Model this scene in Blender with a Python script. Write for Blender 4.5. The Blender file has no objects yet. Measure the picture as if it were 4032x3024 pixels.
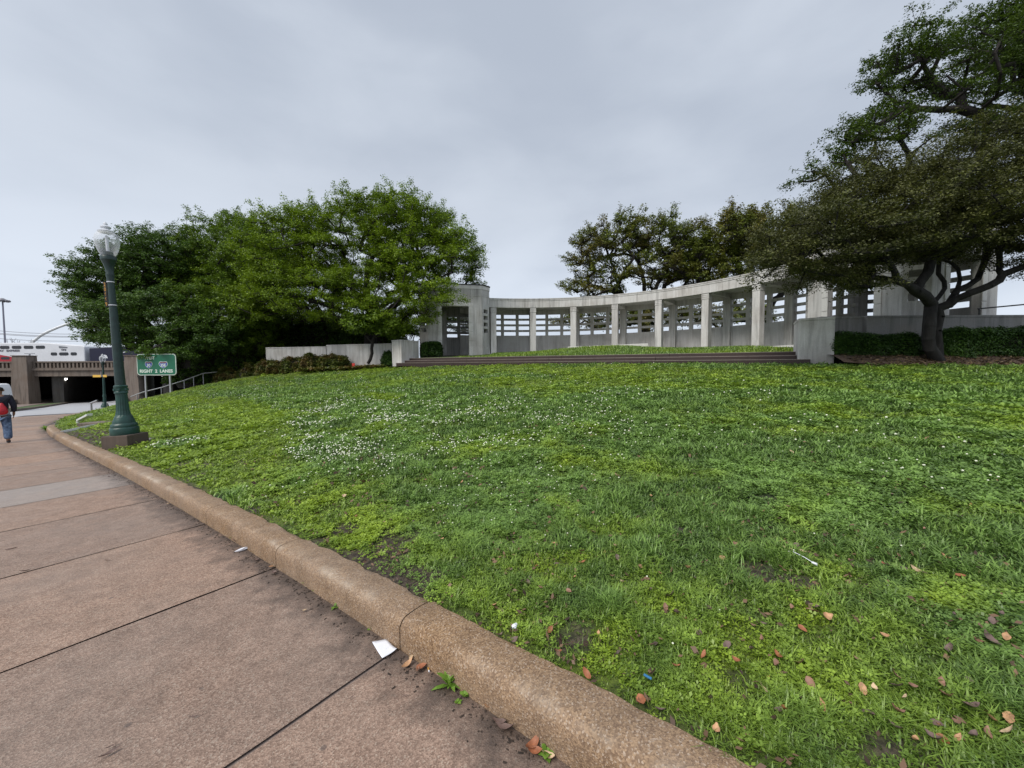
import bpy, bmesh, math, random
import numpy as np
from mathutils import Vector, Matrix
R = math.radians
rng = np.random.default_rng(7)
random.seed(7)
scene = bpy.context.scene
COL = scene.collection

# ------------------------------------------------------------------ camera
F, PITCH, ROLL, CZ = 1515.0, .0422, .0058, 1.55
cam = bpy.data.cameras.new('camera'); camo = bpy.data.objects.new('camera', cam); COL.objects.link(camo)
cam.sensor_width = 36; cam.lens = 36*F/4032; cam.clip_start = .05; cam.clip_end = 3000
_f = Vector((0, math.cos(PITCH), -math.sin(PITCH))); _u = Vector((0, math.sin(PITCH), math.cos(PITCH))); _r = Vector((1, 0, 0))
_R = _r*math.cos(ROLL)-_u*math.sin(ROLL); _U = _r*math.sin(ROLL)+_u*math.cos(ROLL)
camo.matrix_world = Matrix(((_R.x, _U.x, -_f.x, 0), (_R.y, _U.y, -_f.y, 0), (_R.z, _U.z, -_f.z, CZ), (0, 0, 0, 1)))
scene.camera = camo

# ------------------------------------------------------------------ sky and sun (overcast)
SUN_EL, SUN_AZ = R(48), R(-135)          # azimuth clockwise from +y
world = bpy.data.worlds.new('World'); scene.world = world; world.use_nodes = True
nt = world.node_tree; nt.nodes.clear()
def wn(t, **k):
    n = nt.nodes.new(t)
    for a, b in k.items(): setattr(n, a, b)
    return n
out = wn('ShaderNodeOutputWorld'); bg = wn('ShaderNodeBackground'); bg.inputs[1].default_value = .1
sky = wn('ShaderNodeTexSky', sky_type='NISHITA', sun_disc=False, sun_elevation=SUN_EL, sun_rotation=SUN_AZ, dust_density=3)
tc = wn('ShaderNodeTexCoord'); sep = wn('ShaderNodeSeparateXYZ'); nt.links.new(tc.outputs['Generated'], sep.inputs[0])
def math_(op, a, b=None, c=None):
    n = wn('ShaderNodeMath', operation=op)
    for i, v in enumerate((a, b, c)):
        if v is None: continue
        if isinstance(v, (int, float)): n.inputs[i].default_value = v
        else: nt.links.new(v, n.inputs[i])
    return n.outputs[0]
zc = math_('MAXIMUM', sep.outputs[2], 0.0)
den = math_('ADD', zc, .5)
comb = wn('ShaderNodeCombineXYZ')
nt.links.new(math_('DIVIDE', sep.outputs[0], den), comb.inputs[0]); nt.links.new(math_('DIVIDE', sep.outputs[1], den), comb.inputs[1])
def wnoise(scale, det, rough, dist, off):
    mp = wn('ShaderNodeMapping'); mp.inputs['Location'].default_value = off; nt.links.new(tc.outputs['Generated'], mp.inputs[0])
    mp.inputs['Scale'].default_value = (1, 1, 2.3)
    n = wn('ShaderNodeTexNoise'); n.inputs['Scale'].default_value = scale; n.inputs['Detail'].default_value = det
    n.inputs['Roughness'].default_value = rough; n.inputs['Distortion'].default_value = dist
    nt.links.new(mp.outputs[0], n.inputs['Vector']); return n.outputs[0]
n1 = wnoise(1.5, 3, .5, .2, (3.1, 1.7, .4)); n2 = wnoise(4.0, 5, .55, .2, (7.3, 2.2, 0))
nn = math_('ADD', math_('MULTIPLY', n1, .76), math_('MULTIPLY', n2, .24))
ramp = wn('ShaderNodeValToRGB'); nt.links.new(nn, ramp.inputs[0])
cr = ramp.color_ramp; cr.interpolation = 'EASE'
cr.elements[0].position = .34; cr.elements[0].color = (2.45, 2.72, 3.18, 1)
cr.elements[1].position = .66; cr.elements[1].color = (3.30, 3.58, 4.02, 1)
# cloud is thinner and brighter low over the horizon
hz = wn('ShaderNodeMapRange'); nt.links.new(sep.outputs[2], hz.inputs[0])
hz.inputs[1].default_value = .02; hz.inputs[2].default_value = .36; hz.inputs[3].default_value = 1.28; hz.inputs[4].default_value = 1.0
vm = wn('ShaderNodeVectorMath', operation='SCALE'); nt.links.new(ramp.outputs[0], vm.inputs[0]); nt.links.new(hz.outputs[0], vm.inputs['Scale'])
mix = wn('ShaderNodeMixRGB'); mix.inputs[0].default_value = .93
nt.links.new(sky.outputs[0], mix.inputs[1]); nt.links.new(vm.outputs[0], mix.inputs[2])
nt.links.new(mix.outputs[0], bg.inputs[0]); nt.links.new(bg.outputs[0], out.inputs[0])
sun = bpy.data.lights.new('sun', 'SUN'); sun.energy = 1.5; sun.angle = R(30); sun.color = (1, .95, .88)
suno = bpy.data.objects.new('sun', sun); COL.objects.link(suno)
sd = Vector((math.sin(SUN_AZ)*math.cos(SUN_EL), math.cos(SUN_AZ)*math.cos(SUN_EL), math.sin(SUN_EL)))
suno.rotation_euler = sd.to_track_quat('Z', 'Y').to_euler()
scene.view_settings.view_transform = 'Standard'; scene.view_settings.look = 'None'
scene.view_settings.exposure = 1.0; scene.view_settings.gamma = 1

# ------------------------------------------------------------------ helpers
def ray(px, py):
    a = (px-2016)/F; b = (1512-py)/F
    x = a*math.cos(ROLL)+b*math.sin(ROLL); u = -a*math.sin(ROLL)+b*math.cos(ROLL)
    return np.array([x, math.cos(PITCH)+u*math.sin(PITCH), -math.sin(PITCH)+u*math.cos(PITCH)])
def P(px, py, y):
    v = ray(px, py); return np.array([0, 0, CZ])+v*(y/v[1])
SA, SB = .028, -.021
def plane(x, y): return SA*x+SB*y
def G(px, py, h=0):
    v = ray(px, py); t = (h-CZ)/(v[2]-SA*v[0]-SB*v[1]); return np.array([0, 0, CZ])+v*t

def tag(o, label=None, cat=None, group=None, kind=None):
    if label: o['label'] = label
    if cat: o['category'] = cat
    if group: o['group'] = group
    if kind: o['kind'] = kind
    return o
def empty(name, loc=(0, 0, 0), rz=0, **k):
    o = bpy.data.objects.new(name, None); COL.objects.link(o); o.location = loc; o.rotation_euler = (0, 0, rz)
    o.empty_display_size = .2
    return tag(o, **k)
def link(name, me, mat, parent=None, smooth=False, **k):
    o = bpy.data.objects.new(name, me); COL.objects.link(o)
    if mat: me.materials.append(mat)
    if parent: o.parent = parent
    if smooth: me.shade_smooth()
    return tag(o, **k)
def np_mesh(name, V, Fc, attrs=None, colors=None):
    """V (n,3); Fc (m,k) faces all of one size; attrs: dict name -> (values, domain)"""
    V = np.asarray(V, dtype=np.float32); Fc = np.asarray(Fc, dtype=np.int32); k = Fc.shape[1]
    me = bpy.data.meshes.new(name)
    me.vertices.add(len(V)); me.vertices.foreach_set('co', V.ravel())
    me.loops.add(Fc.size); me.loops.foreach_set('vertex_index', Fc.ravel())
    me.polygons.add(len(Fc)); me.polygons.foreach_set('loop_start', np.arange(0, Fc.size, k, dtype=np.int32))
    try: me.polygons.foreach_set('loop_total', np.full(len(Fc), k, dtype=np.int32))
    except Exception: pass
    for an, (vals, dom) in (attrs or {}).items():
        a = me.attributes.new(an, 'FLOAT', dom); a.data.foreach_set('value', np.asarray(vals, dtype=np.float32))
    me.update(calc_edges=True); me.validate()
    return me

class MB:
    """collects boxes, prisms, tubes and lathes, built as one mesh object"""
    def __init__(s): s.v = []; s.f = []
    def add(s, vs, fs):
        n = len(s.v); s.v += [tuple(map(float, v)) for v in vs]; s.f += [tuple(i+n for i in f) for f in fs]; return s
    def box(s, x0, x1, y0, y1, z0, z1, M=None):
        vs = [(x, y, z) for z in (z0, z1) for y in (y0, y1) for x in (x0, x1)]
        if M is not None: vs = [tuple(M @ Vector(v)) for v in vs]
        return s.add(vs, [(0, 2, 3, 1), (4, 5, 7, 6), (0, 1, 5, 4), (2, 6, 7, 3), (0, 4, 6, 2), (1, 3, 7, 5)])
    def hexa(s, bot, top):
        """bot, top: 4 points each, counter-clockwise seen from above"""
        return s.add(list(bot)+list(top), [(3, 2, 1, 0), (4, 5, 6, 7), (0, 1, 5, 4), (1, 2, 6, 5), (2, 3, 7, 6), (3, 0, 4, 7)])
    def prism(s, pts, z0, z1):
        n = len(pts)
        vs = [(x, y, z0) for x, y in pts]+[(x, y, z1) for x, y in pts]
        return s.add(vs, [tuple(range(n))[::-1], tuple(range(n, 2*n))]+[(i, (i+1) % n, n+(i+1) % n, n+i) for i in range(n)])
    def arc(s, c, r0, r1, t0, t1, z0, z1, seg=1):
        for k in range(seg):
            a, b = t0+(t1-t0)*k/seg, t0+(t1-t0)*(k+1)/seg
            p = lambda r, t: (c[0]+r*math.sin(t), c[1]+r*math.cos(t))
            q = [p(r0, a), p(r0, b), p(r1, b), p(r1, a)]
            s.prism(q, z0, z1)
        return s
    def tube(s, pts, rad, n=8, caps=True):
        pts = [Vector(p) for p in pts]; m = len(pts)
        if not hasattr(rad, '__len__'): rad = [rad]*m
        prev = None; base = len(s.v)
        for i, p in enumerate(pts):
            d = (pts[min(i+1, m-1)]-pts[max(i-1, 0)]).normalized()
            if prev is None:
                a = Vector((0, 0, 1)) if abs(d.z) < .9 else Vector((1, 0, 0)); u = d.cross(a).normalized()
            else: u = (prev-d*prev.dot(d)).normalized()
            prev = u; w = d.cross(u)
            for k in range(n):
                t = 2*math.pi*k/n; s.v.append(tuple(p+(u*math.cos(t)+w*math.sin(t))*rad[i]))
        for i in range(m-1):
            for k in range(n):
                a = base+i*n+k; b = base+i*n+(k+1) % n; s.f.append((a, b, b+n, a+n))
        if caps: s.f.append(tuple(base+k for k in range(n))[::-1]); s.f.append(tuple(base+(m-1)*n+k for k in range(n)))
        return s
    def lathe(s, prof, n=24, c=(0, 0), flute=None):
        base = len(s.v)
        for i, (r, z) in enumerate(prof):
            for k in range(n):
                t = 2*math.pi*k/n; rr = r*(1-(flute[i] if flute else 0)*(k % 2))
                s.v.append((c[0]+rr*math.cos(t), c[1]+rr*math.sin(t), z))
        m = len(prof)
        for i in range(m-1):
            for k in range(n):
                a = base+i*n+k; b = base+i*n+(k+1) % n; s.f.append((a, b, b+n, a+n))
        s.f.append(tuple(base+k for k in range(n))[::-1]); s.f.append(tuple(base+(m-1)*n+k for k in range(n)))
        return s
    def build(s, name, mat, parent=None, smooth=False, bevel=0, **k):
        me = bpy.data.meshes.new(name); me.from_pydata(s.v, [], s.f); me.update()
        bm = bmesh.new(); bm.from_mesh(me); bmesh.ops.recalc_face_normals(bm, faces=bm.faces); bm.to_mesh(me); bm.free()
        o = link(name, me, mat, parent, **k)
        if smooth:
            me.shade_smooth(); 
            for e in me.edges: pass
            try: me.set_sharp_from_angle(angle=R(38))
            except Exception: pass
        if bevel:
            b = o.modifiers.new('bevel', 'BEVEL'); b.width = bevel; b.segments = 2; b.limit_method = 'ANGLE'
        return o

def vnoise(x, y, seed=0):
    """smooth value noise, 0..1"""
    x = np.asarray(x, float); y = np.asarray(y, float)
    xi = np.floor(x).astype(np.int64); yi = np.floor(y).astype(np.int64); fx = x-xi; fy = y-yi
    fx = fx*fx*(3-2*fx); fy = fy*fy*(3-2*fy)
    def h(a, b):
        n = (a*374761393+b*668265263+seed*1442695041) & 0x7fffffff
        n = ((n ^ (n >> 13))*1274126177) & 0x7fffffff
        return ((n ^ (n >> 16)) & 0xffff)/65535.0
    return (h(xi, yi)*(1-fx)+h(xi+1, yi)*fx)*(1-fy)+(h(xi, yi+1)*(1-fx)+h(xi+1, yi+1)*fx)*fy
def fbm(x, y, seed=0, o=3):
    v = 0; a = .5; t = 0
    for i in range(o): v = v+a*vnoise(x*2**i, y*2**i, seed+i*17); t += a; a *= .5
    return v/t
def sstep(x, a, b):
    t = np.clip((x-a)/(b-a), 0, 1); return t*t*(3-2*t)

# ------------------------------------------------------------------ materials
def newmat(name):
    m = bpy.data.materials.new(name); m.use_nodes = True; t = m.node_tree; b = t.nodes['Principled BSDF']
    return m, t, b
def N(t, typ, **k):
    n = t.nodes.new(typ)
    for a, b in k.items():
        if a in n.inputs: n.inputs[a].default_value = b
        else: setattr(n, a, b)
    return n
def mixc(t, fac, a, b, blend='MIX'):
    n = t.nodes.new('ShaderNodeMix'); n.data_type = 'RGBA'; n.blend_type = blend
    for i, v in ((0, fac), (6, a), (7, b)):
        if isinstance(v, (int, float)): n.inputs[i].default_value = v
        elif isinstance(v, tuple): n.inputs[i].default_value = (*v, 1) if len(v) == 3 else v
        else: t.links.new(v, n.inputs[i])
    return n.outputs[2]
def noise(t, vec, scale, detail=4, rough=.55, dist=0):
    n = N(t, 'ShaderNodeTexNoise'); n.inputs['Scale'].default_value = scale; n.inputs['Detail'].default_value = detail
    n.inputs['Roughness'].default_value = rough; n.inputs['Distortion'].default_value = dist
    t.links.new(vec, n.inputs['Vector']); return n.outputs[0]
def rampf(t, v, a, b, lo=0., hi=1.):
    n = N(t, 'ShaderNodeMapRange'); n.inputs[1].default_value = a; n.inputs[2].default_value = b
    n.inputs[3].default_value = lo; n.inputs[4].default_value = hi; t.links.new(v, n.inputs[0]); return n.outputs[0]
def objvec(t, scale=(1, 1, 1)):
    g = N(t, 'ShaderNodeNewGeometry'); m = N(t, 'ShaderNodeMapping'); m.inputs['Scale'].default_value = scale
    t.links.new(g.outputs['Position'], m.inputs[0]); return m.outputs[0]
def bump(t, b, h, strength=.3, dist=.01):
    n = N(t, 'ShaderNodeBump'); n.inputs['Strength'].default_value = strength; n.inputs['Distance'].default_value = dist
    t.links.new(h, n.inputs['Height']); t.links.new(n.outputs[0], b.inputs['Normal'])
def simple(name, col, rough=.6, metal=0, var=.12, vs=6, spec=None):
    m, t, b = newmat(name)
    v = noise(t, objvec(t), vs, 4)
    c = mixc(t, rampf(t, v, .3, .7), tuple(x*(1-var) for x in col), tuple(min(1, x*(1+var)) for x in col))
    t.links.new(c, b.inputs['Base Color']); b.inputs['Roughness'].default_value = rough; b.inputs['Metallic'].default_value = metal
    return m
def concrete(name, base, streak=.5, warm=(.30, .26, .22), rough=.85, grain=40, stain_scale=1.0):
    m, t, b = newmat(name)
    v1 = noise(t, objvec(t, (2.2, 2.2, .25)), 1.6*stain_scale, 5, .6)         # vertical rain streaks
    v2 = noise(t, objvec(t), .9*stain_scale, 4)
    v3 = noise(t, objvec(t), grain, 3)
    v4 = noise(t, objvec(t, (6, 6, .35)), 1.5*stain_scale, 3, .5)
    dark = tuple(x*.38 for x in base)
    c = mixc(t, rampf(t, v1, .50, .72, 0, streak), base, dark)
    c = mixc(t, rampf(t, v4, .58, .7, 0, streak*.8), c, tuple(x*.5 for x in base))
    c = mixc(t, rampf(t, v2, .45, .75, 0, .5), c, warm)
    c = mixc(t, rampf(t, v4, .42, .3, 0, .35), c, tuple(min(.85, x*1.5) for x in base))
    c = mixc(t, .35, c, mixc(t, rampf(t, v3, .35, .65), (.55, .55, .55), (1, 1, 1)), 'MULTIPLY')
    t.links.new(c, b.inputs['Base Color']); b.inputs['Roughness'].default_value = rough
    bump(t, b, v3, .35, .006)
    return m
M_CONC = concrete('pale_concrete', (.60, .59, .57), .72)
M_CONC2 = concrete('grey_concrete', (.27, .265, .26), .7)
M_WALLC = concrete('rear_wall_concrete', (.62, .61, .595), .5)
M_WHITEC = concrete('white_concrete', (.72, .71, .68), .25)
M_BROWNC = concrete('brown_concrete', (.19, .155, .13), .7, warm=(.14, .09, .06))
M_FOOT = concrete('footing_concrete', (.10, .075, .06), .5, warm=(.08, .055, .04))
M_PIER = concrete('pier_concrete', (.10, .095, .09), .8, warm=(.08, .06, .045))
M_STEP = concrete('red_brown_stone', (.036, .020, .016), .35, warm=(.035, .02, .017), rough=.5)
M_STEPTOP = concrete('pale_stone_edge', (.30, .26, .23), .3, rough=.5)  # paler stone for the treads and their front edges

def aggregate(name, base, light, dark, rough=.55, attr=None, wet=.3):
    """exposed aggregate: pebbles of several tones"""
    m, t, b = newmat(name)
    vec = objvec(t)
    vo = N(t, 'ShaderNodeTexVoronoi'); vo.inputs['Scale'].default_value = 150; t.links.new(vec, vo.inputs['Vector'])
    sepc = N(t, 'ShaderNodeSeparateColor'); t.links.new(vo.outputs['Color'], sepc.inputs[0])
    big = noise(t, vec, 1.1, 5, .6); mid = noise(t, vec, 7, 5, .65); fine = noise(t, vec, 160, 2, .5)
    c = mixc(t, rampf(t, sepc.outputs[0], .15, .9), dark, light)
    c = mixc(t, rampf(t, sepc.outputs[1], .88, .93), c, (.66, .58, .48))
    c = mixc(t, .48, base, c)
    c = mixc(t, rampf(t, big, .35, .68), c, mixc(t, .40, c, (.34, .28, .235)))
    c = mixc(t, rampf(t, mid, .3, .75, 0, 1), mixc(t, 1, c, (.74, .72, .70), 'MULTIPLY'), mixc(t, 1, c, (1.12, 1.10, 1.08), 'MULTIPLY'))
    c = mixc(t, rampf(t, fine, .3, .7, 0, .4), c, mixc(t, 1, c, (.5, .48, .46), 'MULTIPLY'))
    if not attr:
        # pale scuffed streaks where wheels and shoes rub the nose of the kerb
        a = N(t, 'ShaderNodeAttribute'); a.attribute_name = 'nose'; sc_ = noise(t, vec, 1.0, 6, .7)
        mm = N(t, 'ShaderNodeMath', operation='MULTIPLY'); t.links.new(a.outputs['Fac'], mm.inputs[0]); t.links.new(rampf(t, sc_, .50, .72, 0, .7), mm.inputs[1])
        m3 = N(t, 'ShaderNodeMath', operation='MULTIPLY'); t.links.new(mm.outputs[0], m3.inputs[0]); t.links.new(rampf(t, fine, .3, .6, .3, 1), m3.inputs[1])
        c = mixc(t, m3.outputs[0], c, (.72, .66, .56))
    if attr:
        a = N(t, 'ShaderNodeAttribute'); a.attribute_name = 'pale'
        c = mixc(t, a.outputs['Fac'], c, mixc(t, .38, c, (.42, .41, .39)))
        a2 = N(t, 'ShaderNodeAttribute'); a2.attribute_name = 'tint'
        c = mixc(t, rampf(t, a2.outputs['Fac'], 0, 1, 0, 1), mixc(t, 1, c, (.86, .86, .88), 'MULTIPLY'), mixc(t, 1, c, (1.1, 1.04, 1.0), 'MULTIPLY'))
        vg = N(t, 'ShaderNodeTexVoronoi'); vg.inputs['Scale'].default_value = 3.2; t.links.new(vec, vg.inputs['Vector'])
        c = mixc(t, rampf(t, vg.outputs['Distance'], .035, .055, .6, 0), c, (.075, .06, .055))
        # dirt washed along the kerb: darker, ragged, about 20 cm wide
        a3 = N(t, 'ShaderNodeAttribute'); a3.attribute_name = 'kerbdist'
        ad = N(t, 'ShaderNodeMath', operation='ADD'); t.links.new(a3.outputs['Fac'], ad.inputs[0])
        t.links.new(rampf(t, mid, .2, .8, -.16, .16), ad.inputs[1])
        c = mixc(t, rampf(t, ad.outputs[0], .0, .30, .80, 0), c, (.045, .035, .03))
    t.links.new(c, b.inputs['Base Color'])
    t.links.new(rampf(t, big, .35, .7, rough, rough-wet), b.inputs['Roughness'])
    bump(t, b, vo.outputs['Distance'], .5, .004)
    return m
M_WALK = aggregate('brown_sidewalk_aggregate', (.345, .23, .168), (.57, .425, .335), (.12, .078, .06), .7, attr=True, wet=.22)
M_KERB = aggregate('tan_kerb_aggregate', (.27, .16, .082), (.52, .37, .22), (.07, .038, .018), .78, wet=.14)

m, t, b = newmat('wet_asphalt')
v = noise(t, objvec(t), 60, 3); w = noise(t, objvec(t, (.5, 1.6, 1)), .7, 4)
t.links.new(mixc(t, v, (.36, .365, .385), (.50, .505, .53)), b.inputs['Base Color'])  # pale base colour also carries the sky reflected in the wet road
t.links.new(rampf(t, w, .3, .7, .38, .55), b.inputs['Roughness']); bump(t, b, v, .03, .002)
M_ROAD = m

def soil(name, c1, c2, c3, s=9):
    m, t, b = newmat(name)
    a = noise(t, objvec(t), s, 6, .65); c = noise(t, objvec(t), s*9, 3)
    x = mixc(t, rampf(t, a, .35, .65), c1, c2); x = mixc(t, rampf(t, c, .5, .62), x, c3)
    t.links.new(x, b.inputs['Base Color']); b.inputs['Roughness'].default_value = .9; bump(t, b, c, .6, .015)
    return m
M_MULCH = soil('bark_mulch', (.045, .03, .022), (.085, .055, .038), (.19, .13, .09), 12)
M_DIRT = soil('damp_soil', (.05, .042, .034), (.085, .07, .056), (.12, .10, .08), 5)

# lawn ground: soil under the plants, greener where the turf is dense
m, t, b = newmat('turf_ground')
at = N(t, 'ShaderNodeAttribute'); at.attribute_name = 'tone'; ab = N(t, 'ShaderNodeAttribute'); ab.attribute_name = 'bare'
f1 = noise(t, objvec(t), 28, 5, .7); f2 = noise(t, objvec(t), 3, 4)
lime = mixc(t, rampf(t, f1, .35, .65), (.045, .065, .010), (.13, .18, .022))
drk = mixc(t, rampf(t, f1, .35, .65), (.014, .028, .008), (.04, .08, .018))
c = mixc(t, at.outputs['Fac'], lime, drk)
sl = mixc(t, rampf(t, f1, .4, .6), (.030, .023, .016), (.10, .078, .056))
t.links.new(mixc(t, ab.outputs['Fac'], c, sl), b.inputs['Base Color']); b.inputs['Roughness'].default_value = .95
bump(t, b, f1, .8, .03)
M_TURF = m

def foliage(name, dark, light, third=None, transl=.25, pscale=.5, rough=.5):
    """leaf material: own colour per leaf, clump-sized hue variation, and tree tuft tops painted lit by tone"""
    m = bpy.data.materials.new(name); m.use_nodes = True; t = m.node_tree; t.nodes.clear()
    o = N(t, 'ShaderNodeOutputMaterial'); a = N(t, 'ShaderNodeAttribute'); a.attribute_name = 'rnd'
    at = N(t, 'ShaderNodeAttribute'); at.attribute_name = 'tone'
    v = noise(t, objvec(t), pscale, 3)
    c = mixc(t, a.outputs['Fac'], dark, light)
    if third: c = mixc(t, rampf(t, v, .45, .62, 0, .85), c, mixc(t, a.outputs['Fac'], tuple(x*.6 for x in third), third))
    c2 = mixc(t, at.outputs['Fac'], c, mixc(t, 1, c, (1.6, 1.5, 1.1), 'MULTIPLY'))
    p = N(t, 'ShaderNodeBsdfPrincipled'); p.inputs['Roughness'].default_value = rough
    p.inputs['Specular IOR Level'].default_value = .3
    tr = N(t, 'ShaderNodeBsdfTranslucent'); ms = N(t, 'ShaderNodeMixShader'); ms.inputs[0].default_value = transl
    t.links.new(c2, p.inputs['Base Color']); t.links.new(mixc(t, 1, c2, (1.15, 1.2, .6), 'MULTIPLY'), tr.inputs[0])
    t.links.new(p.outputs[0], ms.inputs[1]); t.links.new(tr.outputs[0], ms.inputs[2]); t.links.new(ms.outputs[0], o.inputs[0])
    return m
M_LEAF_BRIGHT = foliage('bright_oak_leaf', (.032, .075, .008), (.19, .28, .020), (.15, .235, .014))
M_LEAF_MID = foliage('mid_oak_leaf', (.028, .065, .010), (.14, .225, .022), (.11, .18, .018))
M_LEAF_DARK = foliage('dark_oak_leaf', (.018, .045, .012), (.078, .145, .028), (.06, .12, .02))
M_LEAF_OLIVE = foliage('olive_leaf', (.018, .024, .009), (.108, .122, .046), (.08, .088, .04), pscale=.8)
M_LEAF_OAKR = foliage('deep_green_oak_leaf', (.016, .036, .007), (.078, .130, .018), (.055, .09, .018), pscale=.8)  # deep green of this oak's own leaves
M_LEAF_RUST = foliage('spring_oak_leaf', (.042, .062, .014), (.145, .185, .034), (.14, .12, .038), pscale=.35)
M_HEDGE = foliage('hedge_leaf', (.012, .032, .008), (.05, .11, .02), transl=.15)
M_SHRUB = foliage('shrub_leaf', (.03, .045, .01), (.10, .13, .025), (.13, .085, .03), transl=.15, pscale=1.4)
M_WEED = foliage('weed_leaf', (.09, .18, .02), (.22, .38, .06))

# grass: lime low groundcover (tone 0) to deep green clover (tone 1)
m = bpy.data.materials.new('grass_blades'); m.use_nodes = True; t = m.node_tree; t.nodes.clear()
o = N(t, 'ShaderNodeOutputMaterial'); a = N(t, 'ShaderNodeAttribute'); a.attribute_name = 'rnd'; at = N(t, 'ShaderNodeAttribute'); at.attribute_name = 'tone'
lime = mixc(t, a.outputs['Fac'], (.10, .175, .015), (.36, .50, .046))
drk = mixc(t, a.outputs['Fac'], (.055, .108, .022), (.275, .45, .10))
c = mixc(t, at.outputs['Fac'], lime, drk)
p = N(t, 'ShaderNodeBsdfPrincipled'); p.inputs['Roughness'].default_value = .42; p.inputs['Specular IOR Level'].default_value = .5
tr = N(t, 'ShaderNodeBsdfTranslucent'); ms = N(t, 'ShaderNodeMixShader'); ms.inputs[0].default_value = .3
t.links.new(c, p.inputs['Base Color']); t.links.new(c, tr.inputs[0]); t.links.new(p.outputs[0], ms.inputs[1]); t.links.new(tr.outputs[0], ms.inputs[2]); t.links.new(ms.outputs[0], o.inputs[0])
M_GRASS = m
M_FLOWER = simple('clover_blossom', (.74, .76, .60), .7, var=.15, vs=40)

def bark(name, c1, c2, scale=5):
    m, t, b = newmat(name)
    v = noise(t, objvec(t, (3, 3, .6)), scale, 5, .7)
    t.links.new(mixc(t, rampf(t, v, .35, .65), c1, c2), b.inputs['Base Color']); b.inputs['Roughness'].default_value = .9; bump(t, b, v, .9, .03)
    return m
M_BARK = bark('dark_bark', (.010, .008, .007), (.028, .023, .020))
M_BARK_G = bark('mottled_bark', (.005, .0045, .004), (.024, .022, .021), 2.2)
M_LAMPG = simple('green_cast_iron', (.012, .052, .043), .42, var=.35, vs=5)
M_LAMPD = simple('dark_cast_iron', (.010, .030, .027), .4, var=.3, vs=8)
M_STEEL = simple('galvanised_steel', (.42, .43, .45), .38, .7)
M_BAND = simple('steel_band', (.6, .6, .62), .35, .6)
M_ALU = simple('pale_metal', (.72, .73, .74), .4, .2)
M_BLACK = simple('black_paint', (.012, .012, .013), .5)
M_RUBBER = simple('black_rubber', (.02, .02, .02), .8)
M_ORANGE = simple('orange_paint', (.50, .26, .05), .6)
M_YELLOW = simple('yellow_plate', (.75, .46, .08), .6, var=.15, vs=9)
M_SIGNG = simple('sign_green', (.008, .125, .068), .45, var=.08, vs=3)
M_SIGNW = simple('sign_white', (.60, .68, .62), .5, var=.05)
M_SIGNB = simple('sign_blue', (.02, .05, .36), .45, var=.05)
M_SIGNR = simple('sign_dull_red', (.20, .09, .085), .5, var=.15, vs=14)
M_TRAINW = simple('train_white', (.66, .68, .72), .38, var=.06, vs=.8)
M_TRAINR = simple('train_red', (.36, .012, .025), .4, var=.1, vs=1)
M_TRAINB = simple('train_navy', (.005, .005, .028), .35, var=.2, vs=1)
M_LETTER = simple('train_lettering', (.10, .10, .12), .5)
M_WINDOW = simple('dark_glass', (.012, .014, .018), .12, var=.2)
M_VANW = simple('van_white', (.68, .70, .72), .35, var=.05, vs=1)
M_NAVY = simple('navy_cloth', (.012, .014, .028), .85, var=.3, vs=20)
M_REDC = simple('red_nylon', (.42, .008, .02), .5, var=.3, vs=12)
M_JEAN = None
m, t, b = newmat('blue_denim'); v = noise(t, objvec(t), 9, 5, .65)
t.links.new(mixc(t, rampf(t, v, .38, .66), (.035, .06, .12), (.16, .24, .38)), b.inputs['Base Color']); b.inputs['Roughness'].default_value = .9; M_JEAN = m
M_SKIN = simple('skin', (.22, .12, .08), .6)
M_HAIR = simple('black_hair', (.012, .010, .010), .7)
M_TSHIRT = simple('grey_shirt', (.42, .44, .47), .85)
M_SHOE = simple('dark_shoe', (.03, .03, .035), .7)
M_PAPER = simple('white_paper', (.78, .80, .86), .7, var=.04, vs=30)
M_ROOFD = simple('dark_roof_edge', (.03, .03, .032), .7)
m, t, b = newmat('clear_globe'); t.nodes.remove(b); _o = t.nodes['Material Output']; _m = N(t, 'ShaderNodeMixShader'); _a = N(t, 'ShaderNodeBsdfTransparent'); _g = N(t, 'ShaderNodeBsdfPrincipled'); _g.inputs['Base Color'].default_value = (.80, .83, .88, 1); _g.inputs['Roughness'].default_value = .35; _l = N(t, 'ShaderNodeLayerWeight'); _l.inputs[0].default_value = .45; t.links.new(rampf(t, _l.outputs['Facing'], 0, 1, .14, .60), _m.inputs[0]); t.links.new(_a.outputs[0], _m.inputs[1]); t.links.new(_g.outputs[0], _m.inputs[2]); t.links.new(_m.outputs[0], _o.inputs[0])
M_GLOBE = m
M_FROST = simple('frosted_glass', (.62, .64, .68), .3)
m, t, b = newmat('lit_lamp'); b.inputs['Emission Color'].default_value = (1, .97, .9, 1); b.inputs['Emission Strength'].default_value = 9; M_LIT = m
def leafmat(name, c): 
    m = simple(name, c, .6, var=.35, vs=45); return m
M_DEAD = [leafmat('tan_dead_leaf', (.44, .25, .13)), leafmat('rust_dead_leaf', (.30, .11, .05)), leafmat('grey_dead_leaf', (.15, .10, .085)), leafmat('brown_dead_leaf', (.24, .13, .085)), leafmat('pale_dead_leaf', (.52, .38, .24))]

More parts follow.
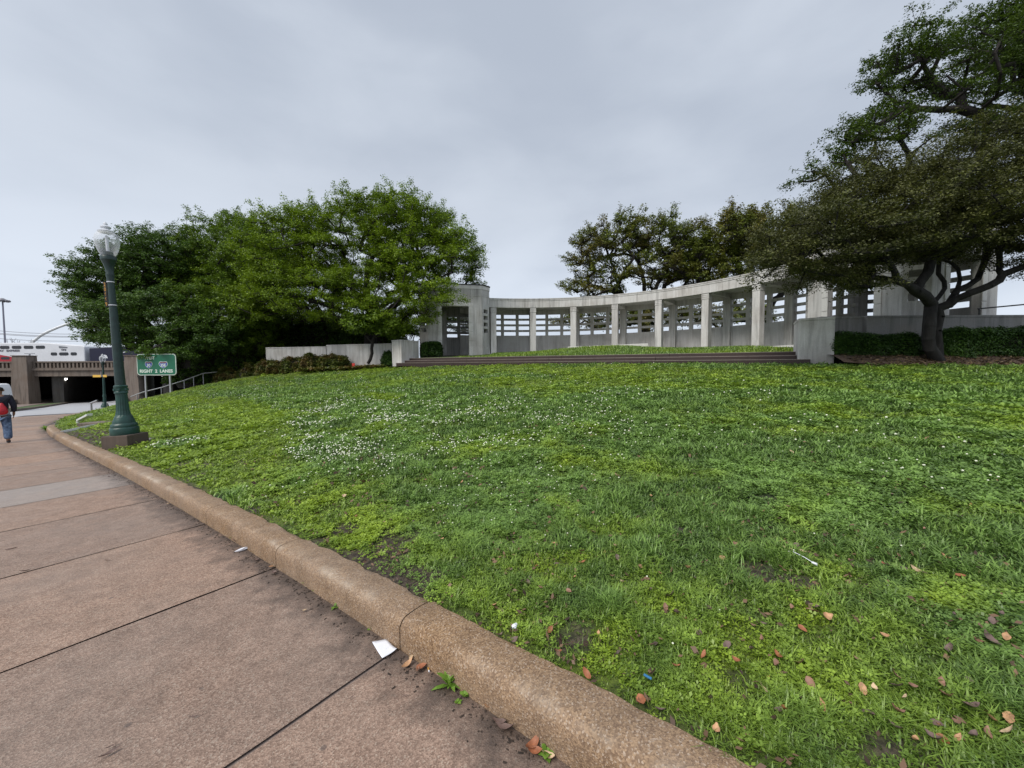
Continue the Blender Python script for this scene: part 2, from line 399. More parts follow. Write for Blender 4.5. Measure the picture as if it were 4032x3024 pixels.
# ------------------------------------------------------------------ terrain lines
KB = [(9.2, -5.7), (5.2, -2.45), (2.4, -.25), (1.2, .68), (.22, 1.45), (-.62, 2.12), (-2.05, 3.22), (-4.6, 5.10), (-7.3, 7.05), (-10.11, 9.02), (-13.87, 11.68), (-17.3, 14.2), (-19.6, 16.1), (-22.6, 18.8), (-25.3, 21.6), (-27.6, 24.9), (-30.0, 28.0)]
def resample(pl, step, smooth=2):
    p = np.array(pl, float)
    for _ in range(smooth):
        q = [p[0]]
        for i in range(len(p)-1): q += [p[i]*.75+p[i+1]*.25, p[i]*.25+p[i+1]*.75]
        q.append(p[-1]); p = np.array(q)
    d = np.r_[0, np.cumsum(np.linalg.norm(np.diff(p, axis=0), axis=1))]
    s = np.arange(0, d[-1], step); return np.c_[np.interp(s, d, p[:, 0]), np.interp(s, d, p[:, 1])], s
KL, KS = resample(KB, .1)
def offset(pl, w):
    t = np.gradient(pl, axis=0); t /= np.linalg.norm(t, axis=1)[:, None]
    return pl+np.c_[t[:, 1], -t[:, 0]]*w            # to the right of travel (uphill side)
KOFF = offset(KL, .225)
def kdist(x, y):
    """distance from the kerb base line (positive uphill)"""
    pts = np.c_[np.ravel(x), np.ravel(y)]; K = KL[::3]; out = np.empty(len(pts))
    for i in range(0, len(pts), 20000):
        d = np.linalg.norm(pts[i:i+20000, None]-K[None], axis=2); out[i:i+20000] = d.min(1)
    return out

# far rim of the lower lawn, left to right
RIM = [(-30.4, 28.3, -1.55), (-29.0, 27.4, -1.35), (-26.4, 27.3, -.62), (-24.4, 27.2, -.12), (-21.5, 27.1, .52), (-17.4, 27.0, 1.22), (-12.7, 25.9, 1.42), (-9.0, 24.9, 1.58), (-6.9, 24.25, 1.62), (-2, 21.35, 1.68), (4, 17.8, 1.70), (10.4, 14.0, 1.62), (12.0, 12.6, 1.55), (17, 12.3, 1.49), (26, 11, 1.55), (40, 8, 1.7)]
ctrl = []
for x, y, z in RIM: ctrl.append((x, y, z))
for q, z in zip(KOFF[::22], [plane(*p)+.150 for p in KOFF[::22]]): ctrl.append((q[0], q[1], z))
ctrl += [(20, 3, .78), (14, 4.5, .72), (30, 0, .9), (-9.2, 9.4, -.22), (18, 9.5, 1.25), (12, 10, 1.2)]
ctrl = np.array(ctrl, float)
def tps_fit(C, lam=.02):
    n = len(C); d = np.linalg.norm(C[:, None, :2]-C[None, :, :2], axis=2)
    K = np.where(d > 0, d*d*np.log(d+1e-9), 0)+lam*np.eye(n); Pm = np.c_[np.ones(n), C[:, :2]]
    A = np.block([[K, Pm], [Pm.T, np.zeros((3, 3))]]); return np.linalg.solve(A, np.r_[C[:, 2], 0, 0, 0])
def tps(C, w, x, y):
    X = np.c_[np.ravel(x), np.ravel(y)]; out = np.empty(len(X))
    for i in range(0, len(X), 50000):
        q = X[i:i+50000]; d = np.linalg.norm(q[:, None]-C[None, :, :2], axis=2); K = np.where(d > 0, d*d*np.log(d+1e-9), 0)
        out[i:i+50000] = K@w[:len(C)]+w[-3]+q@w[-2:]
    return out
WL = tps_fit(ctrl)
def micro(x, y): return (fbm(np.asarray(x)*1.1, np.asarray(y)*1.1, 5)-.5)*.10+(fbm(np.asarray(x)*4, np.asarray(y)*4, 9)-.5)*.03
def lawn_h(x, y):
    x = np.ravel(x); y = np.ravel(y); k = kdist(x, y)
    return tps(ctrl, WL, x, y)+micro(x, y)*sstep(k, .3, 1.2)+(fbm(x*3.3, y*3.3, 19, 2)-.5)*.035*sstep(k, .25, .5)
RIMA = np.array(RIM)
LAWN_POLY = [tuple(q) for q in KOFF[::10]]+[(x, y) for x, y, z in RIM]
def inside(poly, x, y):
    x = np.asarray(x); y = np.asarray(y); c = np.zeros(len(x), bool); n = len(poly)
    for i in range(n):
        x0, y0 = poly[i]; x1, y1 = poly[i-1]
        m_ = ((y0 > y) != (y1 > y)) & (x < (x1-x0)*(y-y0)/((y1-y0) if y1 != y0 else 1e-9)+x0); c ^= m_
    return c
# polygon order: kerb from right to left, then rim from left to right -> closes
def rimdist(x, y):
    K, _ = resample([(a, b) for a, b, c in RIM], .5, 1); pts = np.c_[np.ravel(x), np.ravel(y)]; out = np.empty(len(pts))
    for i in range(0, len(pts), 20000): out[i:i+20000] = np.linalg.norm(pts[i:i+20000, None]-K[None], axis=2).min(1)
    return out
def tone_bare(x, y):
    x = np.ravel(x); y = np.ravel(y); k = kdist(x, y); r = rimdist(x, y)
    # along-slope streaks: coordinates turned with the kerb
    u = -.8*x+.6*y; v = .6*x+.8*y
    n = fbm(u*.35, v*.9, 21, 4); n2 = fbm(x*1.4, y*1.4, 33, 3); left = sstep(-x, 1.5, 9)
    limeK = (1-sstep(k, .35+left*2.2, 1.3+left*5.0))*(1-.85*sstep(x, -1.0, .8))
    limeR = (1-sstep(r, 1.0, 8.5))*(1-.85*sstep(x, 2.5, 9.5))
    lime = np.clip(np.maximum(limeK*.9, limeR*.8)+.12+(n-.5)*2.6+(n2-.5)*1.3, 0, 1)
    tone = 1-lime
    right = sstep(x, .8, 3)*sstep(y, 12, 7)
    tone = np.clip(tone+.30*right*(k > .5)+(fbm(x*4.5, y*4.5, 39, 2)-.5)*1.0-.55*sstep(fbm(x*2.6, y*2.6, 47, 2), .60, .72)*sstep(x, -1.5, 0)*(1-sstep(k, 1.2, 2.6)), 0, 1)
    b1 = fbm(u*.9, v*1.6, 55, 4); near = 1-sstep(k, .15, 1.6)
    bare = sstep(b1*.75+near*.16+(right*.03+.05*sstep(x, .8, 1.6)*np.exp(-((k-1.3)/.6)**2))*(k < 3.5)+(fbm(x*3.1, y*3.1, 66, 3)-.5)*.55-.12*(k > 3.5), .655, .70)
    uu = -.8*x+.6*y; wear = np.exp(-(((uu-16.9)/2.9)**2+((k-.55)/.62)**2))+.8*np.exp(-(((x+8.0)/.7)**2+((y-9.3)/.5)**2))
    bare = np.maximum(bare, sstep(wear+(n2-.5)*.8, .42, .7))
    bare = np.maximum(bare, (1-sstep(k, .25, .36))*sstep(n2, .5, .7))
    return tone, bare

# lower lawn mesh: ruled between kerb and rim
def ruled(A, B, nv, hfun, name, mat, power=1.7, **kw):
    nu = len(A); vv = (np.linspace(0, 1, nv))**power
    X = A[:, None, 0]*(1-vv)+B[:, None, 0]*vv; Y = A[:, None, 1]*(1-vv)+B[:, None, 1]*vv
    Z = hfun(X.ravel(), Y.ravel())
    V = np.c_[X.ravel(), Y.ravel(), Z]; i = np.arange(nu-1)[:, None]*nv+np.arange(nv-1)[None]
    Fc = np.stack([i, i+1, i+nv+1, i+nv], -1).reshape(-1, 4)
    tn, br = tone_bare(V[:, 0], V[:, 1])
    me = np_mesh(name, V, Fc[:, ::-1], {'tone': (tn, 'POINT'), 'bare': (br, 'POINT')})
    return link(name, me, mat, smooth=True, **kw)
KA = KOFF[::-1]        # left to right
nA = 330
def param(pl, n, p=1.0):
    pl = np.asarray(pl, float); d = np.r_[0, np.cumsum(np.linalg.norm(np.diff(pl, axis=0), axis=1))]
    s = np.linspace(0, 1, n)**p*d[-1]; return np.c_[np.interp(s, d, pl[:, 0]), np.interp(s, d, pl[:, 1])]
Aline = param(KA, nA); 
# pair kerb points with rim points by matching their bearing across the slope
ka = -.8*Aline[:, 0]+.6*Aline[:, 1]; rp, _ = resample([(a, b+ (.25 if -7 < a < 11 else .1)) for a, b, c in RIM], .1, 1); kr = -.8*rp[:, 0]+.6*rp[:, 1]
Bline = param(rp, nA)
lawn = ruled(Aline, Bline, 110, lawn_h, 'lawn', M_TURF, kind='structure')

# ------------------------------------------------------------------ sidewalk with real joints
uv_t = np.array([-.80, .60]); 
JT = [-7.2, -5.45, -3.7, -1.95, -.2]      # stations near the camera filled below
base = empty_s = None
tK = np.gradient(KL, axis=0); tK /= np.linalg.norm(tK, axis=1)[:, None]; nK = np.c_[-tK[:, 1], tK[:, 0]]   # left of travel: street side
def near_s(x, y): return KS[np.argmin(np.hypot(KL[:, 0]-x, KL[:, 1]-y))]
anchors = [near_s(-.67, 2.08), near_s(-2.05, 3.2), near_s(-3.42, 4.23), near_s(-4.93, 5.35), near_s(-6.08, 6.17), near_s(-7.32, 7.07), near_s(-8.7, 8.05), near_s(-10.06, 8.98)]
st = [anchors[0]-1.75*k for k in range(6, 0, -1)]+anchors
while st[-1] < KS[-1]-2: st.append(st[-1]+1.72)
def kp(s, w):
    x = np.interp(s, KS, KL[:, 0]); y = np.interp(s, KS, KL[:, 1]); n = np.c_[np.interp(s, KS, nK[:, 0]), np.interp(s, KS, nK[:, 1])]
    n = n/np.linalg.norm(n, axis=1)[:, None]
    # joints are not quite square to the kerb
    return np.c_[x, y]+n*w
V = []; Fc = []; pale = []; tint = []; kd = []
for j in range(len(st)-1):
    gap = .008 if j % 2 else .013
    s0, s1 = st[j]+gap, st[j+1]-gap
    if s1 < 0: continue
    W = 3.55+max(0, (s0-26)*.05); ns = 7; ws = np.r_[0, .08, .16, .26, .4, np.linspace(.55, W, 22)]
    b0 = len(V); tv = random.random()
    for a in np.linspace(s0, s1, ns):
        wj = np.array([(vnoise(w*3.1+j*7, j*1.7+(a > (s0+s1)/2), 6)-.5)*.012 for w in ws])*(abs(a-s0) < 1e-6 or abs(a-s1) < 1e-6)
        q = np.array([kp(np.array([a+dj]), w)[0] for w, dj in zip(ws, wj)])
        for w, (x, y) in zip(ws, q): V.append((x, y, plane(x, y))); kd.append(w); pale.append(1.0 if abs(s0-anchors[4]) < .1 else 0.0); tint.append(tv)
    nw = len(ws)
    for i in range(ns-1):
        for k in range(nw-1): a = b0+i*nw+k; Fc.append((a, a+1, a+nw+1, a+nw))
me = np_mesh('sidewalk', V, Fc, {'pale': (pale, 'POINT'), 'tint': (tint, 'POINT'), 'kerbdist': (kd, 'POINT')})
sw = link('sidewalk', me, M_WALK, kind='structure')
bm = bmesh.new(); bm.from_mesh(me); bmesh.ops.recalc_face_normals(bm, faces=bm.faces)
if sum(f.normal.z for f in bm.faces) < 0: bmesh.ops.reverse_faces(bm, faces=bm.faces)
bm.to_mesh(me); bm.free()
# bedding under the joints, and the lower town ground to the horizon
def sheet(name, pts, mat, dz=0, zf=plane, **k):
    me = bpy.data.meshes.new(name); me.from_pydata([(x, y, zf(x, y)+dz) for x, y in pts], [], [tuple(range(len(pts)))]); me.update()
    bm = bmesh.new(); bm.from_mesh(me); bmesh.ops.triangulate(bm, faces=bm.faces)
    if sum(f.normal.z*f.calc_area() for f in bm.faces) < 0: bmesh.ops.reverse_faces(bm, faces=bm.faces)
    bm.to_mesh(me); bm.free(); return link(name, me, mat, **k)
bed = [tuple(p) for p in KL[::8]]+[tuple(p) for p in (KL+nK*3.6)[::-8]]
sheet('sidewalk_bedding', bed, M_BLACK, -.016, kind='structure')
m_far = simple('town_ground', (.10, .10, .09), .9, var=.3, vs=.05)
gv = []; gf = []
xs = [-700, -300, -160, -110, -90, -75, -60, -45, -30, -15, 0, 15, 60, 700]; ys = [-200, -20, 0, 10, 20, 30, 40, 46, 60, 90, 150, 900]
for y in ys:
    for x in xs: gv.append((x, y, max(-2.9, min(plane(x, y), .35))-.06))
for j in range(len(ys)-1):
    for i in range(len(xs)-1): a = j*len(xs)+i; gf.append((a, a+1, a+len(xs)+1, a+len(xs)))
link('ground', np_mesh('ground', gv, gf), m_far, kind='structure')
# road: near edge and far edge, running under the overpass
RN = [(6, -11), (-4, -1.6), (-10.5, 4.0), (-17.5, 10.6), (-23.0, 16.4), (-25.9, 20.0), (-28.1, 22.9), (-30.2, 26.4), (-35.0, 33.2), (-41.5, 42), (-52, 57), (-70, 84)]
RF = [(-10, -22), (-22, -4.4), (-27, 6), (-33, 19), (-38.5, 27.3), (-42.0, 32.6), (-43.5, 34.5), (-46, 37.5), (-50.5, 42.5), (-56.0, 48.5), (-64, 59), (-84, 86)]
zr = lambda x, y: max(-2.86, plane(x, y))
def ribbon(name, A, B, mat, dz, n=60, zf=zr, **k):
    A = param(A, n); B = param(B, n); V = []; 
    for a, b in zip(A, B):
        for w in (0, .25, .5, .75, 1): x, y = a*(1-w)+b*w; V.append((x, y, zf(x, y)+dz))
    Fc = [(i*5+j, i*5+j+1, i*5+j+6, i*5+j+5) for i in range(n-1) for j in range(4)]
    me = np_mesh(name, V, Fc); 
    bm = bmesh.new(); bm.from_mesh(me); bmesh.ops.recalc_face_normals(bm, faces=bm.faces)
    if sum(f.normal.z for f in bm.faces) < 0: bmesh.ops.reverse_faces(bm, faces=bm.faces)
    bm.to_mesh(me); bm.free(); return link(name, me, mat, **k)
ribbon('road', RN, RF, M_ROAD, -.05+.02, kind='structure')
# gutter apron between the sidewalk slabs and the road, lighter wet concrete
def off_poly(pl, d):
    p = param(pl, 80); t = np.gradient(p, axis=0); t /= np.linalg.norm(t, axis=1)[:, None]; return p+np.c_[t[:, 1], -t[:, 0]]*d
M_APRON = concrete('apron_concrete', (.27, .215, .19), .25, warm=(.24, .17, .14), rough=.45)
ribbon('pavement_apron', off_poly(RN, .0), [tuple(p) for p in param(KL, 80)]+[(-33.6, 32.4), (-41, 40.5)], M_APRON, -.012, n=80, kind='structure')
ribbon('far_grass_verge', off_poly(RF, -.2), off_poly(RF, -1.6), simple('verge_grass', (.06, .10, .03), .9, var=.4, vs=3), .12, kind='structure')
ribbon('far_pavement', off_poly(RF, -1.6), off_poly(RF, -5.5), M_APRON, .14, kind='structure')
mb = MB()
q = off_poly(RF, 0); q2 = off_poly(RF, -.2)
for i in range(len(q)-1):
    a, b_, c_, d_ = q[i], q[i+1], q2[i+1], q2[i]
    z = [zr(*p) for p in (a, b_, c_, d_)]
    mb.hexa([(p[0], p[1], zz-.15) for p, zz in zip((a, b_, c_, d_), z)], [(p[0], p[1], zz+.15) for p, zz in zip((a, b_, c_, d_), z)])
mb.build('far_kerb', M_BROWNC, kind='structure')

# ------------------------------------------------------------------ near kerb, one block per joint
KERB_W, KERB_H = .235, .18
prof = [(0, -.06), (.003, .09), (.008, .128), (.018, .152), (.034, .168), (.058, .177), (.12, .182), (.18, .182), (.224, .176), (.235, .158), (.235, -.06)]
kj = [s for s in anchors]; kj = [kj[0]-1.75*k for k in range(6, 0, -1)]+kj
kj = sorted(kj+[near_s(-5.6, 5.8), near_s(-11.8, 10.2), near_s(-13.6, 11.5), near_s(-15.4, 12.8), near_s(-17.2, 14.1), near_s(-19.2, 15.7), near_s(-21, 17.4)])
kj = [s for i, s in enumerate(kj) if i == 0 or s-kj[i-1] > .7]
V = []; Fc = []
kj = [0.0]+[s for s in kj if s > .5]
for j in range(len(kj)-1):
    s0, s1 = kj[j]+.004, kj[j+1]-.004; ns = max(3, int((s1-s0)/.06)); b0 = len(V); npf = len(prof)
    for i, s in enumerate(np.linspace(s0, s1, ns)):
        fade = 1-.8*float(sstep(s, near_s(-18.2, 14.9), near_s(-20.6, 17.0)))
        e = .006 if i in (0, ns-1) else 0
        jit = (vnoise(s*.8, 3.3, 4)-.5)*.02
        for (w, z) in prof:
            w2 = min(max(w, e), KERB_W-e)+(jit+(vnoise(s*7, 1.1, 8)-.5)*.032+(vnoise(s*23, 5.1, 3)-.5)*.014 if w > .2 else (vnoise(s*9, z*30, 12)-.5)*.006)
            x, y = kp(np.array([s]), -w2)[0]; x0, y0 = kp(np.array([s]), 0)[0]
            V.append((x, y, plane(x0, y0)+(z-e if z > 0 else z)*(fade if z > 0 else 1)))
    for i in range(ns-1):
        for k in range(npf-1): a = b0+i*npf+k; Fc.append((a, a+1, a+npf+1, a+npf))
    V_end = [b0, b0+(ns-1)*npf]
    for e0 in V_end:
        for k in range(0, npf//2): Fc.append((e0+k, e0+k+1, e0+npf-2-k, e0+npf-1-k)) if k+1 < npf-2-k else None
me = np_mesh('kerb', V, Fc, {'nose': ([float(np.exp(-((i_ % len(prof)-4.2)/1.1)**2)) for i_ in range(len(V))], 'POINT')})
bm = bmesh.new(); bm.from_mesh(me); bmesh.ops.recalc_face_normals(bm, faces=bm.faces); bm.to_mesh(me); bm.free()
kerb = link('kerb', me, M_KERB, kind='structure'); me.shade_smooth(); me.set_sharp_from_angle(angle=R(50))

# ------------------------------------------------------------------ upper terrace ground
UP = np.array([(-6.4, 25.2, 2.2), (-2, 22.5, 2.12), (4, 19, 2.06), (11, 15.4, 2.0), (13, 15.6, 2.1), (-8.6, 27, 2.1), (-6, 28, 2.35), (-2, 26.2, 2.4), (-1, 28, 2.58), (2, 28, 2.6), (5, 27.3, 2.64),
               (8, 25.6, 2.62), (10.5, 23.5, 2.62), (12.5, 21, 2.6), (13.5, 19, 2.5), (4.5, 24.6, 2.78), (6.5, 23.4, 2.80), (2.5, 25, 2.62), (9.5, 20.5, 2.42), (6, 21, 2.45), (0, 24, 2.35), (13, 17, 2.3), (-8, 34, 2.4), (2, 34, 2.5), (14, 30, 2.5), (20, 22, 2.5), (22, 16.5, 2.4), (40, 20, 2.4), (40, 60, 2.4), (0, 60, 2.4),
               (-12, 28, 2.2), (-18, 29, 1.3), (-12, 34, 2.4), (-22, 30, .2), (-28, 31, -.9), (-34, 33, -1.8), (-30, 40, -1.6), (-20, 42, 1.4), (-12, 50, 2.3), (-32, 60, -1.5)], float)
WU = tps_fit(UP, .05)
def up_h(x, y): return tps(UP, WU, x, y)+.4*micro(x, y)
front = [(-34, 32.5), (-30.2, 29.2), (-26, 29.2), (-20, 29.0), (-14.5, 27.6), (-9, 25.8), (-6.4, 25.05), (2, 20.08), (10.9, 14.85), (13, 14.3), (22, 14.45), (44, 14.6)]
back = [(-34, 62), (44, 62)]
upl = ruled(param(front, 180), param(back, 180), 60, up_h, 'upper_lawn', M_TURF, 1.5, kind='structure')
# planted beds
def bedmesh(name, A, B, hf, mat, dz, n=50, k=8):
    A = param(A, n); B = param(B, n); vv = np.linspace(0, 1, k); X = (A[:, None, 0]*(1-vv)+B[:, None, 0]*vv).ravel(); Y = (A[:, None, 1]*(1-vv)+B[:, None, 1]*vv).ravel()
    Z = hf(X, Y)+dz; i = np.arange(n-1)[:, None]*k+np.arange(k-1)[None]; Fc = np.stack([i, i+k, i+k+1, i+1], -1).reshape(-1, 4)
    return link(name, np_mesh(name, np.c_[X, Y, Z], Fc), mat, smooth=True, kind='structure')
def bedR(x, y): return (lawn_h(x, np.minimum(y, 12.4))+.0)*(1-sstep(y, 12.15, 13.6))+1.92*sstep(y, 12.15, 13.6)+.03*(fbm(x*3, y*3, 2)-.5)+.0*x
bedmesh('mulch_bed', [(11.0, 12.75), (13, 12.2), (17, 12.15), (26, 11.4)], [(11.2, 14.4), (14, 14.5), (18, 14.5), (27, 14.5)], bedR, M_MULCH, .03)
def bedL(x, y): return np.interp(x, [-22, -17.4, -12.7, -9, -6.9], [.42, 1.12, 1.45, 1.6, 1.66])+.10*sstep(y, 25, 27.5)
bedmesh('mulch_bed_left', [(-21.8, 27.0), (-17.4, 26.7), (-12.7, 25.3), (-9, 24.5), (-6.2, 23.65)], [(-22, 28.6), (-17.6, 28.2), (-12, 27.3), (-8.5, 26.3), (-6.9, 25.4)], bedL, M_MULCH, .03)

# ------------------------------------------------------------------ steps and their end plinths
EL, ER = np.array([-6.96, 24.3]), np.array([10.39, 14.0]); dd = (ER-EL); SL = np.linalg.norm(dd); dd /= SL; nn_ = np.array([dd[1], -dd[0]])  # toward the camera
if nn_[1] > 0: nn_ = -nn_
def sp(u, w): p = EL+dd*u-nn_*w; return (p[0], p[1])       # w: back into the terrace
steps = empty('stone_steps', (*sp(SL/2, 0), 1.6), label='long low flight of dark red brown stone steps below the colonnade', cat='steps')
off = steps.location
TW = .40
segs = [[0, 4.3, 9.6, 14.7, SL], [0, 4.9, 10.1, 15.2, SL], [0, 5.6, 10.6, 15.7, SL]]
for k in range(3):
    zt = lambda u: 1.84-.04*u/SL+k*.152+(.06*(1-u/SL))
    w0 = -.12+k*TW; w1 = w0+TW+(.05 if k < 2 else .35); mbs = MB(); mbt = MB()
    u_lo = -.35 if k == 0 else .0; u_hi = SL+.35 if k == 0 else SL-.01
    for a, b in zip(segs[k][:-1], segs[k][1:]):
        a2 = u_lo if a == 0 else a+.006; b2 = u_hi if b == SL else b-.006
        za, zb = zt(a2), zt(b2)
        def quad(z_a, z_b, wa, wb): return [(*sp(a2, wa), z_a), (*sp(b2, wa), z_b), (*sp(b2, wb), z_b), (*sp(a2, wb), z_a)]
        mbs.hexa(quad(1.2, 1.2, w0, w1), quad(za-.022, zb-.022, w0, w1))
        mbt.hexa(quad(za-.021, zb-.021, w0-.006, w1), quad(za, zb, w0-.012, w1))
    o1 = mbs.build('riser', M_STEP, steps, bevel=.006); o2 = mbt.build('tread', M_STEPTOP, steps, bevel=.006)
    for o_ in (o1, o2): o_.matrix_parent_inverse = Matrix.Translation(-off)
def plinth(name, corner, u_dir, wid, dep, z0, z1, label):
    c = np.array(corner); v = -nn_; mb = MB()
    q = lambda m_: [(*(c+u_dir*a+v*b_), 0) for a, b_ in ((-m_, -m_), (wid+m_, -m_), (wid+m_, dep+m_), (-m_, dep+m_))]
    def lay(m_, za, zb): p = q(m_); mb.hexa([(x, y, za) for x, y, _ in p], [(x, y, zb) for x, y, _ in p])
    lay(0, z0, z1-.10); o_ = mb.build('block', M_CONC, None, bevel=.015)
    top = MB(); mb = top; lay(.012, z1-.099, z1); e = empty(name, (c[0], c[1], z0), label=label, cat='plinth', group='plinths at the ends of the steps')
    o2 = top.build('cap', M_WHITEC if False else M_CONC, None, bevel=.02)
    for o in (o_, o2): o.parent = e; o.matrix_parent_inverse = Matrix.Translation(-e.location)
plinth('concrete_plinth', EL-dd*.84, dd, .84, 1.55, 1.3, 3.36, 'pale concrete block ending the steps beside the small square shelter')
plinth('concrete_plinth', ER, dd, 1.02, 1.5, 1.3, 3.27, 'pale streaked concrete block ending the steps beside the clipped hedge')

# terrace walls
def wall_seg(e, name, pts, th, z0, z1s, mat, cap=.08, side=1):
    """polyline wall; cap proud by 2 cm"""
    for i in range(len(pts)-1):
        a = np.array(pts[i]); b = np.array(pts[i+1]); d = (b-a)/np.linalg.norm(b-a); n = np.array([-d[1], d[0]])*side; z1 = z1s[i]
        mb = MB(); mb.prism([tuple(a), tuple(b), tuple(b+n*th), tuple(a+n*th)], z0, z1-cap); o = mb.build(name, mat, None, bevel=.01)
        mc = MB(); a2 = a; b2 = b; mc.prism([tuple(a2-n*.02), tuple(b2-n*.02), tuple(b2+n*(th+.02)), tuple(a2+n*(th+.02))], z1-cap+.001, z1); o2 = mc.build('coping', mat, None, bevel=.012)
        for k in (o, o2): k.parent = e; k.matrix_parent_inverse = Matrix.Translation(-e.location)
e = empty('terrace_wall', (12, 14.4, 1.8), label='grey concrete terrace wall behind the long clipped hedge, right of the steps', cat='wall')
wall_seg(e, 'wall_face', [(11.42, 14.30), (13.0, 14.32)], .35, 1.3, [3.37], M_CONC2)
wall_seg(e, 'wall_face', [(13.0, 14.16), (19.0, 14.2), (30, 14.6)], .35, 1.3, [3.38, 3.40], M_CONC2)
e = empty('low_wall', (-12, 26.2, 1.5), label='long low pale concrete wall behind the shrubs, left of the steps', cat='wall')
wall_seg(e, 'wall_face', [(-12.85, 26.75), (-7.85, 25.35)], .32, 1.0, [3.20], M_CONC)
wall_seg(e, 'wall_face', [(-17.6, 27.6), (-12.87, 26.72)], .32, .8, [3.10], M_CONC)

# ------------------------------------------------------------------ colonnade
CC = (1.29, 15.57); RR = 13.19; T0 = -.2025; DT = .2256; ZB, ZT, ZTB = 2.60, 5.96, 6.62; RB = RR+2.8
col = empty('colonnade', (CC[0]+RR*math.sin(.55), CC[1]+RR*math.cos(.55), ZB), label='long curved white concrete colonnade with a pierced rear wall', cat='colonnade')
def kid(o, e): o.parent = e; o.matrix_parent_inverse = Matrix.Translation(-e.location); return o
def column(t, r, w=.42, d=.42):
    c = (CC[0]+r*math.sin(t), CC[1]+r*math.cos(t)); Mx = Matrix.Translation((c[0], c[1], 0)) @ Matrix.Rotation(-t, 4, 'Z')
    mb = MB(); mb.box(-w/2, w/2, -d/2, d/2, ZB-.3, ZT-.36, Mx)
    for z in (ZT-.352, ZT-.24, ZT-.128): mb.box(-w/2-.015, w/2+.015, -d/2-.015, d/2+.015, z, z+.10, Mx)
    mb.box(-w/2+.01, w/2-.01, -d/2+.01, d/2-.01, ZT-.35, ZT-.001, Mx)
    kid(mb.build('column', M_CONC, None, bevel=.012), col)
for i in range(7): column(T0+DT*i, RR)
for i in range(-1, 8): 
    if i <= 6: column(T0+DT*i+.0, RB-.06, .44, .30)
TA, TB_ = T0-.14, T0+DT*6+.20
mb = MB(); mb.arc(CC, RR-.25, RR+.22, TA, TB_, ZT, ZTB-.16, 60); kid(mb.build('beam', M_CONC, None), col)
mb = MB(); mb.arc(CC, RR-.275, RR+.22, TA, TB_, ZTB-.159, ZTB-.06, 60); mb.arc(CC, RR-.30, RR+.22, TA, TB_, ZTB-.059, ZTB, 60); kid(mb.build('beam_cap', M_CONC, None), col)
mb = MB(); mb.arc(CC, RR+.221, RB+.2, TA, TB_, 6.24, 6.45, 60); kid(mb.build('roof_slab', M_CONC, None), col)
mb = MB(); mb.arc(CC, RB+.0, RB+.22, TA, TB_, 5.86, 6.239, 60); kid(mb.build('rear_beam', M_CONC, None), col)
for i in range(7):
    t = T0+DT*i; a, b = .2/RR, .2/RB
    p = lambda r, tt: (CC[0]+r*math.sin(tt), CC[1]+r*math.cos(tt))
    mb = MB(); mb.prism([p(RR+.221, t-a), p(RR+.221, t+a), p(RB-.215, t+b), p(RB-.215, t-b)], 5.97, 6.239); kid(mb.build('cross_beam', M_CONC, None), col)
mb = MB(); mb.arc(CC, RB+.02, RB+.20, TA, TB_, ZB-.4, 4.17, 60); 
for k in range(1, 4): mb.arc(CC, RB+.03, RB+.19, TA, TB_, 4.17+.46*k-.16, 4.17+.46*k, 60)
for i in range(-1, 8):
    for f in (0, 1/3, 2/3):
        t = T0+DT*(i+f)
        if not TA+.03 < t < TB_-.02: continue
        w = (.46 if f == 0 else .24)/RB/2; mb.arc(CC, RB+.008, RB+.212, t-w, t+w, 4.171, 5.859, 1)
kid(mb.build('pierced_wall', M_WALLC, None), col)
mb = MB(); mb.arc(CC, RR-.55, RB+.2, TA, TB_, ZB-.4, ZB-.02, 60); kid(mb.build('floor_slab', M_WHITEC, None), col)
mb = MB(); 
slab_c = P(2236, 1366, 24.6); slab_d = P(2552, 1352, 24.0)
a = np.array(slab_c[:2]); b = np.array(slab_d[:2]); d = (b-a)/np.linalg.norm(b-a); n = np.array([-d[1], d[0]])
za, zb = slab_c[2], slab_d[2]
mb.hexa([(*a, za-.35), (*b, zb-.35), (*(b+n*.5+d*.4), zb-.35), (*(a+n*.5), za-.35)], [(*a, za+.01), (*b, zb), (*(b+n*.5), zb), (*(a+n*.5), za+.01)])
mb.build('stone_bench', M_WHITEC, None, bevel=.015, label='long low white concrete bench on the grass in front of the colonnade', cat='bench')

# ------------------------------------------------------------------ shelters
def face_wall(mb, p, q, th, z0, z1, openings):
    """wall from p to q (outer line, left to right seen from outside), inward thickness th; openings (u0,u1,v0,v1)"""
    p = np.array(p); q = np.array(q); L = np.linalg.norm(q-p); d = (q-p)/L; n = np.array([-d[1], d[0]])
    us = sorted({0, L, *[o[0] for o in openings], *[o[1] for o in openings]}); vs = sorted({z0, z1, *[o[2] for o in openings], *[o[3] for o in openings]})
    for v0, v1 in zip(vs[:-1], vs[1:]):
        run = None
        for u0, u1 in list(zip(us[:-1], us[1:]))+[(None, None)]:
            solid = u0 is not None and not any(o[0] <= u0+1e-6 and o[1] >= u1-1e-6 and o[2] <= v0+1e-6 and o[3] >= v1-1e-6 for o in openings)
            if solid and run is None: run = u0
            last = u1 if solid else (last if run is not None else None)
            if not solid and run is not None:
                a = p+d*run; b = p+d*last
                mb.prism([tuple(a), tuple(b), tuple(b+n*th), tuple(a+n*th)], v0, v1); run = None
